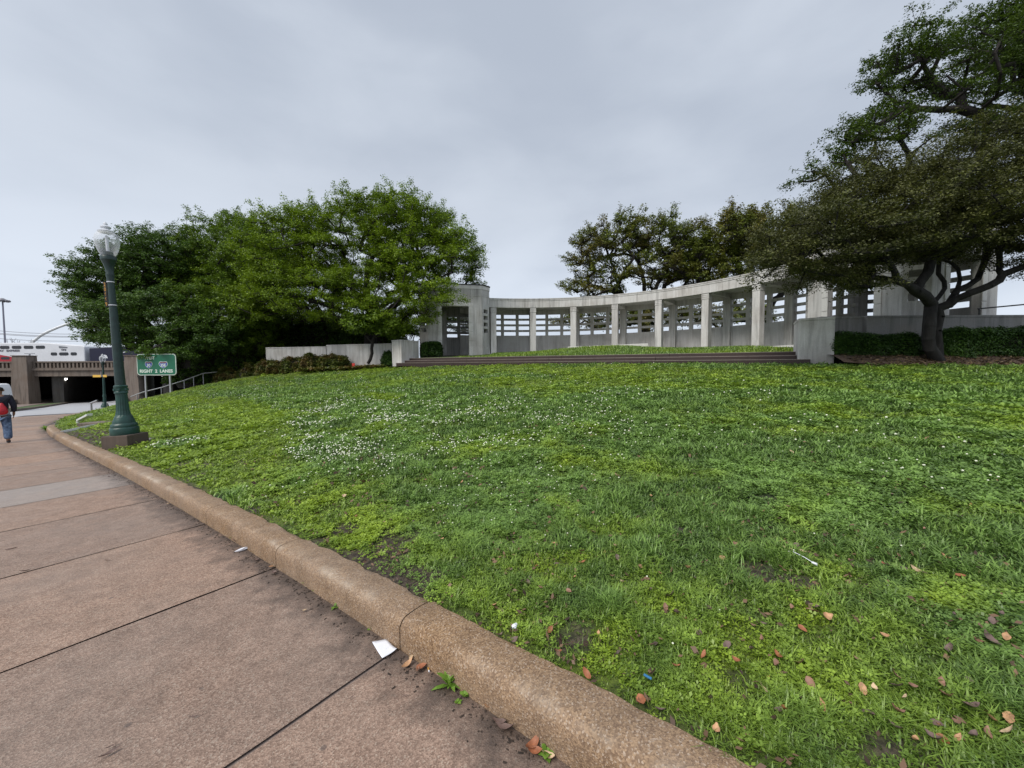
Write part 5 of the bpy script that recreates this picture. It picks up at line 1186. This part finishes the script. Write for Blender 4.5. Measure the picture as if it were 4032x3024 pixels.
# ================================================================== grass
def in_lawn(x, y): return inside(LAWN_POLY, x, y)
def make_grass():
    rs = np.random.default_rng(3); n = 1200000
    th = rs.uniform(R(-62), R(100), n); r0_, r1_ = 1.15, 31.0; u = rs.random(n); g_ = .12                # density ~ r^(g-2)
    r = (r0_**g_+u*(r1_**g_-r0_**g_))**(1/g_); x = r*np.sin(th); y = r*np.cos(th)
    ok = in_lawn(x, y); x, y, r = x[ok], y[ok], r[ok]
    tn, br = tone_bare(x, y); k = kdist(x, y)
    cl0 = fbm(x*8.5, y*8.5, 101, 2); keep = (rs.random(len(x)) > br*.86) & (rs.random(len(x)) < .6+1.0*(cl0-.25)) & ((k > .33) | (rs.random(len(x)) < .25)); 
    x, y, r, tn, k = x[keep], y[keep], r[keep], tn[keep], k[keep]
    z = lawn_h(x, y)-.006; n = len(x)
    pat = fbm(x*.8+3, y*.8, 71, 3); far = sstep(r, 3, 14)
    pclover = np.clip((pat-.44)*9, .08, .95)*(1-.45*far); isc = rs.random(n) < pclover
    tuftn = np.clip(fbm(x*5.5, y*5.5, 81, 2)*1.7-.35, 0, 1)
    s = np.clip(r/4.5, .62, 5.0)
    # blades
    b = ~isc; bx_, by_, bz, bs, bt, br_ = x[b], y[b], z[b], s[b], tn[b], r[b]; m_ = len(bx_)
    h = (.020+.075*rs.random(m_)*(.25+1.0*tuftn[b]))*(.5+.8*bt)*np.clip(.75+br_*.05, .8, 1.5); w = .0026*np.clip(br_/2.2, .8, 6)*(.6+.8*rs.random(m_))
    a = rs.uniform(0, 2*math.pi, m_); lean = (.35+.9*rs.random(m_))*h; dx, dy = np.cos(a), np.sin(a)
    p0 = np.c_[bx_, by_, bz]; sx_ = np.c_[-dy*w, dx*w, np.zeros(m_)]
    p1 = p0+np.c_[dx*lean*.35, dy*lean*.35, h*.6]; p2 = p0+np.c_[dx*lean, dy*lean, h*(.95-.3*rs.random(m_))]
    V1 = np.stack([p0-sx_, p0+sx_, p1+sx_*.9, p1-sx_*.9, p2+sx_*.15, p2-sx_*.15], 1).reshape(-1, 3)
    i = np.arange(m_)[:, None]*6; F1 = np.concatenate([i+np.array([[0, 1, 2, 3]]), i+np.array([[3, 2, 4, 5]])], 1).reshape(-1, 4)
    rr = np.clip(rs.random(m_)*.75+.4*(tuftn[b]-.3), 0, 1); R1 = np.repeat(rr, 2); T1 = np.repeat(bt, 2)
    # clover and small broad leaves: three leaflets
    c = isc; cx, cy, cz, cs, ct, crr = x[c], y[c], z[c], s[c], tn[c], r[c]; m2 = len(cx)
    hh = (.008+.022*rs.random(m2)+.032*tuftn[c])*np.clip(.7+crr*.04, .7, 1.6); Ls = .0105*np.clip(crr/3.0, .95, 4.0)*(.7+.6*rs.random(m2))
    C = np.c_[cx, cy, cz+hh]; tx, ty = rs.normal(size=m2)*.3, rs.normal(size=m2)*.3; a0 = rs.uniform(0, 6.28, m2); Vs = []
    for kf in range(3):
        a = a0+kf*2.094; d = np.c_[np.cos(a), np.sin(a), np.cos(a)*tx+np.sin(a)*ty+.15]; q = np.c_[-np.sin(a), np.cos(a), -np.sin(a)*tx+np.cos(a)*ty]; L = Ls[:, None]
        Vs.append(np.stack([C+d*L*.05, C+d*L*.95+q*L*.62, C+d*L*1.55, C+d*L*.95-q*L*.62], 1))
    V2 = np.stack(Vs, 1).reshape(-1, 3); F2 = np.arange(len(V2)).reshape(-1, 4)+len(V1)
    R2 = np.repeat(np.clip(rs.random(m2)*.55+.5*tuftn[c], 0, 1), 3); T2 = np.repeat(ct, 3)
    me = np_mesh('grass', np.vstack([V1, V2]), np.vstack([F1, F2]), {'rnd': (np.r_[R1, R2], 'FACE'), 'tone': (np.r_[T1, T2], 'FACE')})
    link('grass', me, M_GRASS, kind='stuff', label='green turf of grass blades and clover covering the sloping lawn', cat='grass')
    # blossoms
    n = 150000; th = rs.uniform(R(-58), R(62), n); r = 1.5+25*rs.random(n)**.8; x = r*np.sin(th); y = r*np.cos(th); ok = in_lawn(x, y); x, y, r = x[ok], y[ok], r[ok]
    tn, br = tone_bare(x, y); k = kdist(x, y)
    # the densest drift runs diagonally down the middle of the slope
    u = -.8*x+.6*y; drift = (np.exp(-((k-2.4)/1.25)**2)+.35*np.exp(-((k-4.6)/2.2)**2))*sstep(u, .5, 4)*(1-sstep(u, 11.5, 16))*(.45+.55*sstep(u, 2, 6))
    cl = fbm(x*1.1, y*1.1, 91, 3); pr = (drift*.72+.04*sstep(x, 9, 3))*sstep(cl, .22, .72)*sstep(tn, .25, .6)*(br < .3)*(k > .5)
    pr *= np.clip(r/9, .10, 1.0)
    ok = rs.random(len(x)) < pr; x, y, r = x[ok], y[ok], r[ok]; z = lawn_h(x, y); n = len(x)
    ico = np.array([(1, 0, 0), (-1, 0, 0), (0, 1, 0), (0, -1, 0), (0, 0, 1), (0, 0, -.7), (.6, .6, .6), (-.6, .6, .6), (-.6, -.6, .6), (.6, -.6, .6)], float)
    sz = .0080*np.clip(r/4.2, .8, 2.3)*(.7+.6*rs.random(n)); C = np.c_[x, y, z+.045+.025*rs.random(n)]
    V = (C[:, None]+ico[None]*sz[:, None, None]).reshape(-1, 3)
    f = [(0, 6, 4, 9), (2, 7, 4, 6), (1, 8, 4, 7), (3, 9, 4, 8), (0, 2, 6, 6), (2, 1, 7, 7), (1, 3, 8, 8), (3, 0, 9, 9), (0, 5, 2, 2), (2, 5, 1, 1), (1, 5, 3, 3), (3, 5, 0, 0)]
    tri_ = []
    for q in f: tri_.append(q[:3]); 
    for q in f[:4]: tri_.append((q[0], q[2], q[3]))
    tri_ = np.array(tri_); Fc = (np.arange(n)[:, None, None]*10+tri_[None]).reshape(-1, 3)
    link('clover_blossoms', np_mesh('clover_blossoms', V, Fc), M_FLOWER, kind='stuff', label='small white clover blossoms sprinkled across the lawn', cat='flowers')
    # upper lawn strip
    n = 60000; x = rs.uniform(-5, 14, n); y = rs.uniform(15, 28.5, n); w = (x-EL[0])*(-nn_[0])+(y-EL[1])*(-nn_[1]); rad = np.hypot(x-CC[0], y-CC[1]); ok = (w > 1.45) & (rad < RR-.6) & ~((np.abs(x+3.6) < 2.7) & (y > 24.2) & (x < -1.4)) & (x < 12.6)
    x, y = x[ok], y[ok]; z = up_h(x, y); n = len(x); h = .05+.07*rs.random(n); a = rs.uniform(0, 6.28, n); dx, dy = np.cos(a), np.sin(a); wd = .018
    p0 = np.c_[x, y, z]; sx_ = np.c_[-dy*wd, dx*wd, 0*x]; p1 = p0+np.c_[dx*.05, dy*.05, h]; V = np.stack([p0-sx_, p0+sx_, p1+sx_*.3, p1-sx_*.3], 1).reshape(-1, 3)
    tn2 = np.clip(fbm(x*.8, y*.8, 15)*1.6-.35, 0, 1)
    link('upper_grass', np_mesh('upper_grass', V, np.arange(n*4).reshape(-1, 4), {'rnd': (rs.random(n), 'FACE'), 'tone': (tn2, 'FACE')}), M_GRASS, kind='stuff', label='short grass on the raised lawn between the steps and the colonnade', cat='grass')
make_grass()
# dead leaves and bark crumbs covering the mulch beds: too many to count
rs = np.random.default_rng(8); n = 5200; x = rs.uniform(11.3, 24, n); y = rs.uniform(12.25, 14.0, n); z = bedR(x, y)+.045+.02*rs.random(n)
a = rs.uniform(0, 6.28, n); L = rs.uniform(.03, .075, n); d = np.c_[np.cos(a)*L, np.sin(a)*L, rs.normal(size=n)*.015]; q = np.c_[-np.sin(a)*L*.4, np.cos(a)*L*.4, rs.normal(size=n)*.01]; C = np.c_[x, y, z]
link('leaf_litter', np_mesh('leaf_litter', np.stack([C-d, C+q, C+d, C-q], 1).reshape(-1, 3), np.arange(n*4).reshape(-1, 4), {'rnd': (rs.random(n), 'FACE'), 'tone': (np.zeros(n), 'FACE')}), foliage('litter_leaf', (.03, .02, .013), (.26, .19, .11), transl=.05), kind='stuff', label='brown and tan leaf litter on the mulch under the leaning tree', cat='leaf litter')

# ================================================================== fallen leaves and litter
def leaf_mesh(seed, L=1.0):
    rs = np.random.default_rng(seed); n = 6; V = []; 
    cur = rs.uniform(.2, 1.3); tw = rs.uniform(-1.2, 1.2); wid = rs.uniform(.17, .34)
    for i in range(n+1):
        t = i/n; w = wid*math.sin(math.pi*min(1, t*.97+.03))**.8*(1+.12*rs.normal()); z = cur*(t-.5)**2*1.2
        for s in (-1, 0, 1): V.append(((t-.5)*L, s*w*L, (z+abs(s)*w*.55+tw*s*(t-.5)*w)*L))
    Fc = []
    for i in range(n):
        for s in range(2): a = i*3+s; Fc.append((a, a+3, a+4, a+1))
    me = bpy.data.meshes.new('dead_leaf'); me.from_pydata(V, [], Fc); me.update(); me.shade_smooth(); return me
LM = {}
for k in range(8):
    for mi, m_ in enumerate(M_DEAD): me = leaf_mesh(k); me.materials.append(m_); LM[(k, mi)] = me
def put_leaf(x, y, z, L, k, mi, label, group, tilt=.35, rz=None):
    o = bpy.data.objects.new('fallen_leaf', LM[(k, mi)]); COL.objects.link(o); o.location = (x, y, z); o.scale = (L, L, L)
    o.rotation_euler = (random.uniform(-tilt, tilt), random.uniform(-tilt, tilt), random.uniform(0, 6.28) if rz is None else rz); tag(o, label, 'leaf', group); return o
rs = np.random.default_rng(17)
def lawnpix(px, py): return onlawn(px, py)
CN = ['tan', 'rust coloured', 'dark', 'brown', 'pale']
def leaf_label(q, mi, L):
    k = float(kdist([q[0]], [q[1]])[0]); d = math.hypot(q[0], q[1])
    zone = 'beside the kerb' if k < .75 else ('in the near grass' if d < 3 else ('in the middle of the lawn' if d < 7 else 'far up the slope'))
    side = 'left of the fork' if q[0] < 1.6 else ('right of the fork' if q[0] > 2.4 else 'below the fork')
    return f"{'large' if L > .07 else ('small' if L < .045 else 'medium')} {CN[mi]} dead leaf {zone}, {side}"
def put_lawn(px, py, L, k, mi, lb=None, tilt=.5, lift=.035):
    q = lawnpix(px, py); lb = leaf_label(q, mi, L); L *= .8 if px > 3300 else 1; put_leaf(q[0], q[1], q[2]+lift, L, k % 8, mi, lb, 'dead leaves fallen on the lawn', tilt)
spots = [(3880, 3000, 3, .09), (3830, 2960, 2, .08), (3900, 2930, 0, .07), (3760, 2920, 3, .07), (3680, 2960, 2, .08), (3600, 2990, 0, .06), (2620, 2420, 3, .06), (2665, 2440, 2, .07), (2560, 2370, 2, .06), (2700, 2470, 0, .05), (2240, 2370, 3, .05), (2860, 2590, 2, .07), (2900, 2640, 1, .05), (3060, 2700, 3, .06), (2163, 2506, 1, .062), (2705, 2275, 0, .07), (2660, 2690, 1, .06), (2770, 2620, 1, .06), (3150, 2690, 3, .085), (3200, 2470, 3, .08), (3250, 2475, 0, .075), (3600, 2270, 4, .085), (3160, 2195, 4, .05), (3545, 2165, 4, .05), (3540, 2205, 3, .05), (3100, 2200, 4, .10), (2845, 2220, 0, .06), (3395, 2775, 0, .075), (3440, 2800, 4, .05), (3520, 2745, 3, .06), (3530, 2790, 2, .07), (3085, 2835, 1, .05), (3240, 2865, 0, .06), (3560, 2830, 4, .05), (3740, 2645, 2, .08), (3780, 2400, 3, .08), (3890, 2560, 2, .11), (3640, 2100, 3, .05), (3970, 2990, 4, .08), (3960, 2580, 0, .07), (2345, 2350, 2, .06), (2640, 2380, 2, .09), (2600, 2300, 0, .05), (2290, 2180, 3, .06), (2420, 2170, 4, .06), (2450, 2330, 4, .06), (2120, 1930, 0, .07), (2430, 1885, 4, .09), (3120, 1800, 4, .10), (3890, 1870, 3, .10), (3650, 1740, 3, .12), (2330, 2110, 3, .07), (1360, 1970, 4, .08), (1400, 2050, 0, .07), (1820, 1910, 0, .07), (2010, 1900, 0, .07), (3000, 2560, 3, .06), (2960, 2620, 2, .07), (3190, 2760, 3, .06), (3420, 2860, 2, .08), (3530, 2900, 3, .08), (3820, 2880, 2, .09), (3700, 2780, 3, .07), (3000, 2750, 4, .05)]
for i, (px, py, mi, L) in enumerate(spots): put_lawn(px, py, L*.78, i, mi, tilt=.7)
for i in range(115):
    px = rs.uniform(1700, 4000); py = rs.uniform(1750, 3000)**1.0
    if py < 1950 and rs.random() < .6: continue
    q = lawnpix(px, py)
    if not in_lawn(np.array([q[0]]), np.array([q[1]]))[0]: continue
    mi = int(rs.choice([0, 1, 2, 3, 3, 2])); Lf = rs.uniform(.025, .058)
    put_leaf(q[0], q[1], q[2]+.03, Lf, int(rs.integers(0, 8)), mi, leaf_label(q, mi, Lf), 'dead leaves fallen on the lawn', .5)
def onwalk(px, py, h=.0): return G(px, py, h)
wl = [(1605, 2625, 0, .075), (1645, 2645, 3, .055), (1662, 2635, 1, .055), (1618, 2597, 4, .035), (1920, 2793, 0, .04), (2097, 2950, 1, .075), (2110, 2970, 1, .06), (2155, 2990, 4, .055), (1990, 2880, 2, .09), (1965, 2855, 2, .07), (1200, 2410, 4, .03), (1070, 2237, 0, .045), (1080, 2262, 2, .05), (930, 2135, 2, .07), (665, 1987, 4, .05), (695, 1975, 4, .05), (735, 2005, 4, .04), (590, 1937, 4, .03), (380, 1822, 4, .03), (1010, 2210, 2, .06), (345, 1805, 2, .06), (430, 1880, 2, .05)]
for i, (px, py, mi, L) in enumerate(wl):
    q = onwalk(px, py); put_leaf(q[0], q[1], q[2]+.012, L, i % 8, mi, f"{'large' if L > .06 else 'small'} {CN[mi]} dead leaf at the kerb foot, {'below the paper card' if py > 2597 else ('beside the twisted paper scrap' if py > 2120 and px < 1020 else ('between the two white papers' if py > 2120 else 'far along the kerb'))}", 'dead leaves on the pavement by the kerb', .2)
tw = [(45, 2165, .12), (100, 2252, .09), (425, 2210, .07), (765, 2828, .05), (430, 2975, .09), (440, 2945, .06), (1380, 2755, .045), (1595, 2745, .03), (1295, 2735, .03)]
for i, (px, py, L) in enumerate(tw):
    q = onwalk(px, py); put_leaf(q[0], q[1], q[2]+.008, L, (i+3) % 8, 2, f"thin dark wet leaf on the open pavement, {['by the left picture edge', 'above the thin joint at left', 'between the two left joints', 'left of the paper card', 'near the bottom left', 'curled, near the bottom left', 'below the wide joint', 'left below the paper card', 'small, level with the card'][i]}", 'dark leaves in the middle of the pavement', .1, rz=.6+random.uniform(-.3, .3)).scale = (L*.8, L*.25, L*.5)
# crumbs of debris washed against the kerb
rs = np.random.default_rng(44); V = []; Fc = []; n = 1500
ss = near_s(1.0, .8)+rs.random(n)**1.25*16; ww = np.abs(rs.normal(size=n))*.06+.004
pp = np.array([kp(np.array([a]), b)[0] for a, b in zip(ss, ww)])
for (x, y) in pp:
    s_ = rs.uniform(.0015, .0055); a = rs.uniform(0, 6.28); z = plane(x, y); b0 = len(V); L = s_*rs.uniform(1, 3)
    c_, s1 = math.cos(a), math.sin(a)
    for dx, dy, dz in ((-L, -s_, 0), (L, -s_, 0), (L*.7, s_, 0), (-L*.8, s_*.8, 0), (0, 0, s_*1.1)): V.append((x+dx*c_-dy*s1, y+dx*s1+dy*c_, z+dz+.001))
    Fc += [(b0, b0+1, b0+4), (b0+1, b0+2, b0+4), (b0+2, b0+3, b0+4), (b0+3, b0, b0+4)]
link('leaf_debris', np_mesh('leaf_debris', V, Fc), simple('debris', (.035, .024, .018), .9, var=.5, vs=60), kind='stuff', label='dark crumbs of rotted leaves along the foot of the kerb', cat='debris')
# paper card on the pavement
cs = [onwalk(1465, 2532), onwalk(1505, 2596), onwalk(1563, 2566), onwalk(1523, 2521)]
V = [tuple(q+[0, 0, .006]) for q in cs]; mid = sum(cs)/4
n = 6; V = []; Fc = []
for i in range(n+1):
    for j in range(n+1):
        u, v = i/n, j/n; q = cs[0]*(1-u)*(1-v)+cs[1]*u*(1-v)+cs[2]*u*v+cs[3]*(1-u)*v; V.append((q[0], q[1], q[2]+.004+.010*(u-.5)**2+.012*(v*u)**3))
for i in range(n):
    for j in range(n): a = i*(n+1)+j; Fc.append((a, a+1, a+n+2, a+n+1))
me = np_mesh('paper_card', V, Fc); o = link('paper_card', me, M_PAPER, smooth=True, label='square white paper card lying on the pavement by the kerb', cat='paper'); s = o.modifiers.new('s', 'SOLIDIFY'); s.thickness = .0015
def crumple(px, py, s, on, label, seed, ax=(1, .5, .4)):
    q = on(px, py); rs = np.random.default_rng(seed); bm = bmesh.new(); bmesh.ops.create_icosphere(bm, subdivisions=2, radius=s)
    for v in bm.verts: v.co = Vector((v.co.x*ax[0], v.co.y*ax[1], v.co.z*ax[2]))*(1+.35*rs.normal()*.6)
    me = bpy.data.meshes.new('crumpled_paper'); bm.to_mesh(me); bm.free(); o = link('crumpled_paper', me, M_PAPER, label=label, cat='paper'); o.location = (q[0], q[1], q[2]+s*.4); o.rotation_euler = (0, 0, .8); return o
crumple(958, 2168, .038, onwalk, 'small twisted scrap of white paper on the pavement', 3, (1.4, .35, .35))
crumple(2027, 2507, .022, lambda a, b: lawnpix(a, b)+[0, 0, .03], 'crumpled white paper scrap in the grass by the kerb edge', 4)
q0 = lawnpix(3120, 2225); q1 = lawnpix(3215, 2275)
mb = MB(); mb.tube([q0+[0, 0, .05], (q0+q1)/2+[0, 0, .055], q1+[0, 0, .05]], .0022, 6); mb.tube([q1+[0, 0, .05]-(q1-q0)*.18, q1+[0, 0, .055]], .007, 6); mb.build('plastic_fork', M_PAPER, None, label='thin white plastic fork lying in the grass', cat='fork')
q = onwalk(1688, 2642); mb = MB(); mb.tube([(q[0]-.006, q[1]+.014, q[2]+.006), (q[0]+.002, q[1]-.004, q[2]+.006)], .004, 8); e = empty('cigarette_end', tuple(q), label='orange cigarette end on the pavement beside the dead leaves', cat='cigarette'); kid(mb.build('filter', M_ORANGE, None), e)
mb = MB(); mb.tube([(q[0]+.002, q[1]-.004, q[2]+.006), (q[0]+.005, q[1]-.012, q[2]+.006)], .0039, 8); kid(mb.build('stub', M_PAPER, None), e)
q = lawnpix(2548, 2725); mb = MB(); mb.tube([q+[-.012, .01, .045], q+[.016, -.008, .04]], .0055, 8); mb.build('small_bottle_cap', simple('blue_plastic', (.03, .16, .34), .4), None, label='tiny blue plastic scrap in the grass near the kerb', cat='litter')
# shreds of old leaves trodden into the near turf
rs = np.random.default_rng(18); n = 9000; th = rs.uniform(R(-35), R(62), n); rr_ = 1.3+6.5*rs.random(n)**1.2; x = rr_*np.sin(th); y = rr_*np.cos(th); k = kdist(x, y)
ok = in_lawn(x, y) & (rs.random(n) < .15+.85*sstep(fbm(x*2.1, y*2.1, 131, 3), .45, .65)) & (rs.random(n) < .25+.75*(k < 2.6)); x, y, rr_ = x[ok], y[ok], rr_[ok]; n = len(x)
z = lawn_h(x, y)+.012+.03*rs.random(n); a = rs.uniform(0, 6.28, n); L = rs.uniform(.006, .022, n)*np.clip(rr_/3, 1, 2); d = np.c_[np.cos(a)*L, np.sin(a)*L, rs.normal(size=n)*L*.35]; q = np.c_[-np.sin(a)*L*.45, np.cos(a)*L*.45, rs.normal(size=n)*L*.3]; C = np.c_[x, y, z]
link('leaf_shreds', np_mesh('leaf_shreds', np.stack([C-d, C+q, C+d, C-q], 1).reshape(-1, 3), np.arange(n*4).reshape(-1, 4), {'rnd': (rs.random(n), 'FACE'), 'tone': (np.zeros(n), 'FACE')}), foliage('shred_leaf', (.03, .018, .013), (.24, .145, .09), transl=.05), kind='stuff', label='small brown shreds of dead leaves among the near grass', cat='leaf litter')
# weeds in the gutter
def weed(px, py, n, L, seed, label, lan=.16, w=.13):
    q = onwalk(px, py); rs = np.random.default_rng(seed); V = []; Fc = []; rn = []
    for i in range(n):
        a = i*2.4+rs.normal()*.2; el = rs.uniform(.25, 1.1); l = L*rs.uniform(.6, 1.1); d = np.array([math.cos(a)*math.cos(el), math.sin(a)*math.cos(el), math.sin(el)]); s = np.array([-math.sin(a), math.cos(a), 0])
        o0 = np.array([q[0], q[1], q[2]+L*.35*rs.random()]); b0 = len(V)
        for t, ww in ((0, .15), (.35, 1), (.7, .8), (1, .03)):
            c = o0+d*l*t-np.array([0, 0, l*.35*t*t]); V += [c-s*w*l*ww, c+s*w*l*ww]
        for k in range(3): Fc.append((b0+2*k, b0+2*k+1, b0+2*k+3, b0+2*k+2)); rn.append(rs.random())
    link('weed', np_mesh('weed', V, Fc, {'rnd': (rn, 'FACE'), 'tone': (np.zeros(len(rn)), 'FACE')}), M_WEED, label=label, cat='weed', group='weeds growing along the foot of the kerb')
weed(1770, 2702, 22, .095, 1, 'bright green star shaped weed, largest growing in the gutter')
weed(1828, 2742, 9, .035, 2, 'small round leaved weed just below the star shaped weed', w=.3)
weed(1800, 2770, 6, .028, 3, 'tiny yellowish weed seedling second below the star shaped weed', w=.3)
weed(2150, 2972, 12, .045, 4, 'round leaved weed beside the rust coloured leaves near the bottom edge', w=.32)
weed(1462, 2478, 7, .035, 5, 'small weed at the kerb foot above the paper card', w=.3)
weed(1318, 2396, 9, .035, 6, 'low dark weed at the kerb foot between card and second kerb joint', w=.25)
weed(1200, 2300, 5, .04, 7, 'thin weed sprig at the kerb foot', w=.16); weed(1238, 2328, 6, .03, 8, 'leafy weed sprig beside the thin sprig at the kerb foot', w=.3)
weed(925, 2120, 12, .07, 9, 'bushy weed at the kerb foot above the twisted paper scrap', w=.2); weed(1020, 2175, 8, .05, 10, 'small weed at the kerb foot right of the twisted paper scrap', w=.22)
weed(1107, 2232, 7, .05, 11, 'pale weed at the kerb joint with an orange leaf', w=.25); weed(560, 1898, 14, .11, 12, 'weed at the kerb joint beside the pale paving slab', w=.2)
weed(182, 1698, 26, .30, 13, 'clump of long weeds at the far end of the kerb', w=.12)

# ================================================================== person
def skin_mesh(name, verts, edges, radii, mat, parent, sub=2, root=0, **k):
    me = bpy.data.meshes.new(name); me.from_pydata(verts, edges, []); o = bpy.data.objects.new(name, me); COL.objects.link(o)
    md = o.modifiers.new('skin', 'SKIN'); 
    for i, r_ in enumerate(radii): sv = me.skin_vertices[0].data[i]; sv.radius = (r_ if hasattr(r_, '__len__') else (r_, r_)); sv.use_root = (i == root)
    s = o.modifiers.new('sub', 'SUBSURF'); s.levels = s.render_levels = sub
    dg = bpy.context.evaluated_depsgraph_get(); nm = bpy.data.meshes.new_from_object(o.evaluated_get(dg)); bpy.data.objects.remove(o)
    nm.name = name; n = link(name, nm, mat, parent, smooth=True, **k); return n
fp = G(12, 1745)
pe = empty('person', (fp[0]-.04, fp[1], fp[2]), R(50), label='person in dark jacket and blue jeans walking away along the pavement', cat='person')
# local axes: +y is the walking direction, x to the right; height 1.76
pv = [(0, 0, .96), (0, .0, 1.12), (0, -.01, 1.28), (0, -.01, 1.42), (0, 0, 1.50), (0, .02, 1.57), (0, .02, 1.67),            # 0-6 spine, head
      (-.09, 0, .90), (-.12, .05, .50), (-.13, -.02, .09), (-.13, .15, .035),                                             # 7-10 left leg
      (.09, 0, .90), (.12, -.02, .50), (.13, -.12, .10), (.13, .04, .035),                                                # 11-14 right leg
      (-.20, 0, 1.42), (-.27, -.04, 1.14), (-.25, .10, .93), (-.245, .13, .86),                                           # 15-18 left arm
      (.20, 0, 1.42), (.27, -.03, 1.14), (.26, .07, .92), (.255, .10, .85)]                                               # 19-22 right arm
pr = [(.15, .11), (.135, .10), (.15, .11), (.14, .09), (.058, .058), (.075, .085), (.085, .10), (.085, .085), (.055, .06), (.04, .045), (.035, .03), (.085, .085), (.055, .06), (.04, .045), (.035, .03), (.055, .055), (.042, .042), (.03, .03), (.028, .035), (.055, .055), (.042, .042), (.03, .03), (.028, .035)]
pe_ = [(0, 1), (1, 2), (2, 3), (3, 4), (4, 5), (5, 6), (0, 7), (7, 8), (8, 9), (9, 10), (0, 11), (11, 12), (12, 13), (13, 14), (3, 15), (15, 16), (16, 17), (17, 18), (3, 19), (19, 20), (20, 21), (21, 22)]
# fingers: four and a thumb on each hand, slightly curled
for hi, sx_ in ((18, -1), (22, 1)):
    hx, hy, hz_ = pv[hi]
    for k, (oy, ln) in enumerate(((.028, .068), (.010, .078), (-.008, .072), (-.024, .056))):
        i0 = len(pv); pv += [(hx, hy+oy, hz_-.035), (hx-.006*sx_, hy+oy+.004, hz_-.035-ln*.55), (hx-.022*sx_, hy+oy+.004, hz_-.035-ln)]; pr += [.010, .009, .0075]; pe_ += [(hi, i0), (i0, i0+1), (i0+1, i0+2)]
    i0 = len(pv); pv += [(hx-.012*sx_, hy+.042, hz_-.012), (hx-.022*sx_, hy+.054, hz_-.048)]; pr += [.011, .009]; pe_ += [(hi, i0), (i0, i0+1)]
body = skin_mesh('body', pv, pe_, pr, M_SKIN, pe)
body.data.materials[0] = M_SKIN
# face and ears
mb = MB()
for sx_ in (-1, 1): mb.lathe([(0, 1.600), (.018, 1.61), (.024, 1.635), (.018, 1.66), (0, 1.668)], 8, (sx_*.088, .02))
mb.build('ears', M_SKIN, pe, smooth=True)
mb = MB(); mb.lathe([(0, 1.60), (.02, 1.607), (.013, 1.63), (.008, 1.66), (0, 1.67)], 8, (0, .128)); mb.build('nose', M_SKIN, pe, smooth=True)
mb = MB()
for sx_ in (-1, 1): mb.lathe([(0, 1.642), (.010, 1.646), (.012, 1.652), (0, 1.660)], 8, (sx_*.034, .105))
mb.build('eyes', M_BLACK, pe, smooth=True)
mb = MB(); mb.box(-.026, .026, .105, .118, 1.578, 1.588); mb.build('mouth', simple('lips', (.2, .07, .06), .5), pe, bevel=.004)
skin_mesh('hair', [(0, -.005, 1.60), (0, .0, 1.68), (0, .01, 1.74)], [(0, 1), (1, 2)], [(.096, .098), (.108, .118), (.085, .098)], M_HAIR, pe)
skin_mesh('jacket', [(0, 0, .98), (0, 0, 1.12), (0, -.01, 1.28), (0, -.01, 1.41), (0, 0, 1.50), (-.20, 0, 1.41), (-.275, -.04, 1.14), (-.25, .09, .95), (.20, 0, 1.41), (.275, -.03, 1.14), (.26, .06, .94)],
          [(0, 1), (1, 2), (2, 3), (3, 4), (3, 5), (5, 6), (6, 7), (3, 8), (8, 9), (9, 10)], [(.20, .15), (.19, .145), (.20, .15), (.19, .13), (.085, .085), (.09, .09), (.072, .072), (.058, .058), (.09, .09), (.072, .072), (.058, .058)], M_NAVY, pe)
skin_mesh('shirt_hem', [(0, 0, .83), (0, 0, .93), (0, 0, 1.06)], [(0, 1), (1, 2)], [(.215, .17), (.215, .17), (.20, .155)], M_TSHIRT, pe)
skin_mesh('jeans', [(0, 0, .92), (-.10, 0, .80), (-.125, .045, .48), (-.135, -.02, .10), (.10, 0, .80), (.125, -.02, .48), (.135, -.12, .11)], [(0, 1), (1, 2), (2, 3), (0, 4), (4, 5), (5, 6)], [(.175, .145), (.125, .125), (.098, .10), (.09, .095), (.125, .125), (.098, .10), (.09, .095)], M_JEAN, pe)
for sx_, a_, b_ in ((-1, (-.135, -.03, .05), (-.135, .16, .04)), (1, (.135, -.14, .055), (.135, .05, .04))):
    skin_mesh('shoe', [a_, tuple((np.array(a_)+np.array(b_))/2), b_], [(0, 1), (1, 2)], [.052, .05, .04], M_SHOE, pe)
bg_ = empty('drawstring_bag', tuple(pe.matrix_basis @ Vector((0, -.16, 1.0)) if False else (0, 0, 0)), label='red drawstring bag slung on the back of the walking person', cat='bag')
Mp = Matrix.Translation((fp[0]-.04, fp[1], fp[2])) @ Matrix.Rotation(R(50), 4, 'Z'); bg_.matrix_world = Mp @ Matrix.Translation((.05, -.19, .86))
bag = skin_mesh('pouch', [(0, -.02, .02), (0, -.04, .12), (0, -.02, .26), (0, .01, .40)], [(0, 1), (1, 2), (2, 3)], [(.10, .05), (.155, .09), (.095, .06), (.02, .02)], M_REDC, bg_)
mb = MB()
for sx_ in (-1, 1): mb.tube([(0, .0, .42), (sx_*.12, .05, .56), (sx_*.15, .12, .64), (sx_*.15, .24, .62), (sx_*.17, .30, .45)], .006, 6)
mb.build('cord', M_BLACK, bg_)
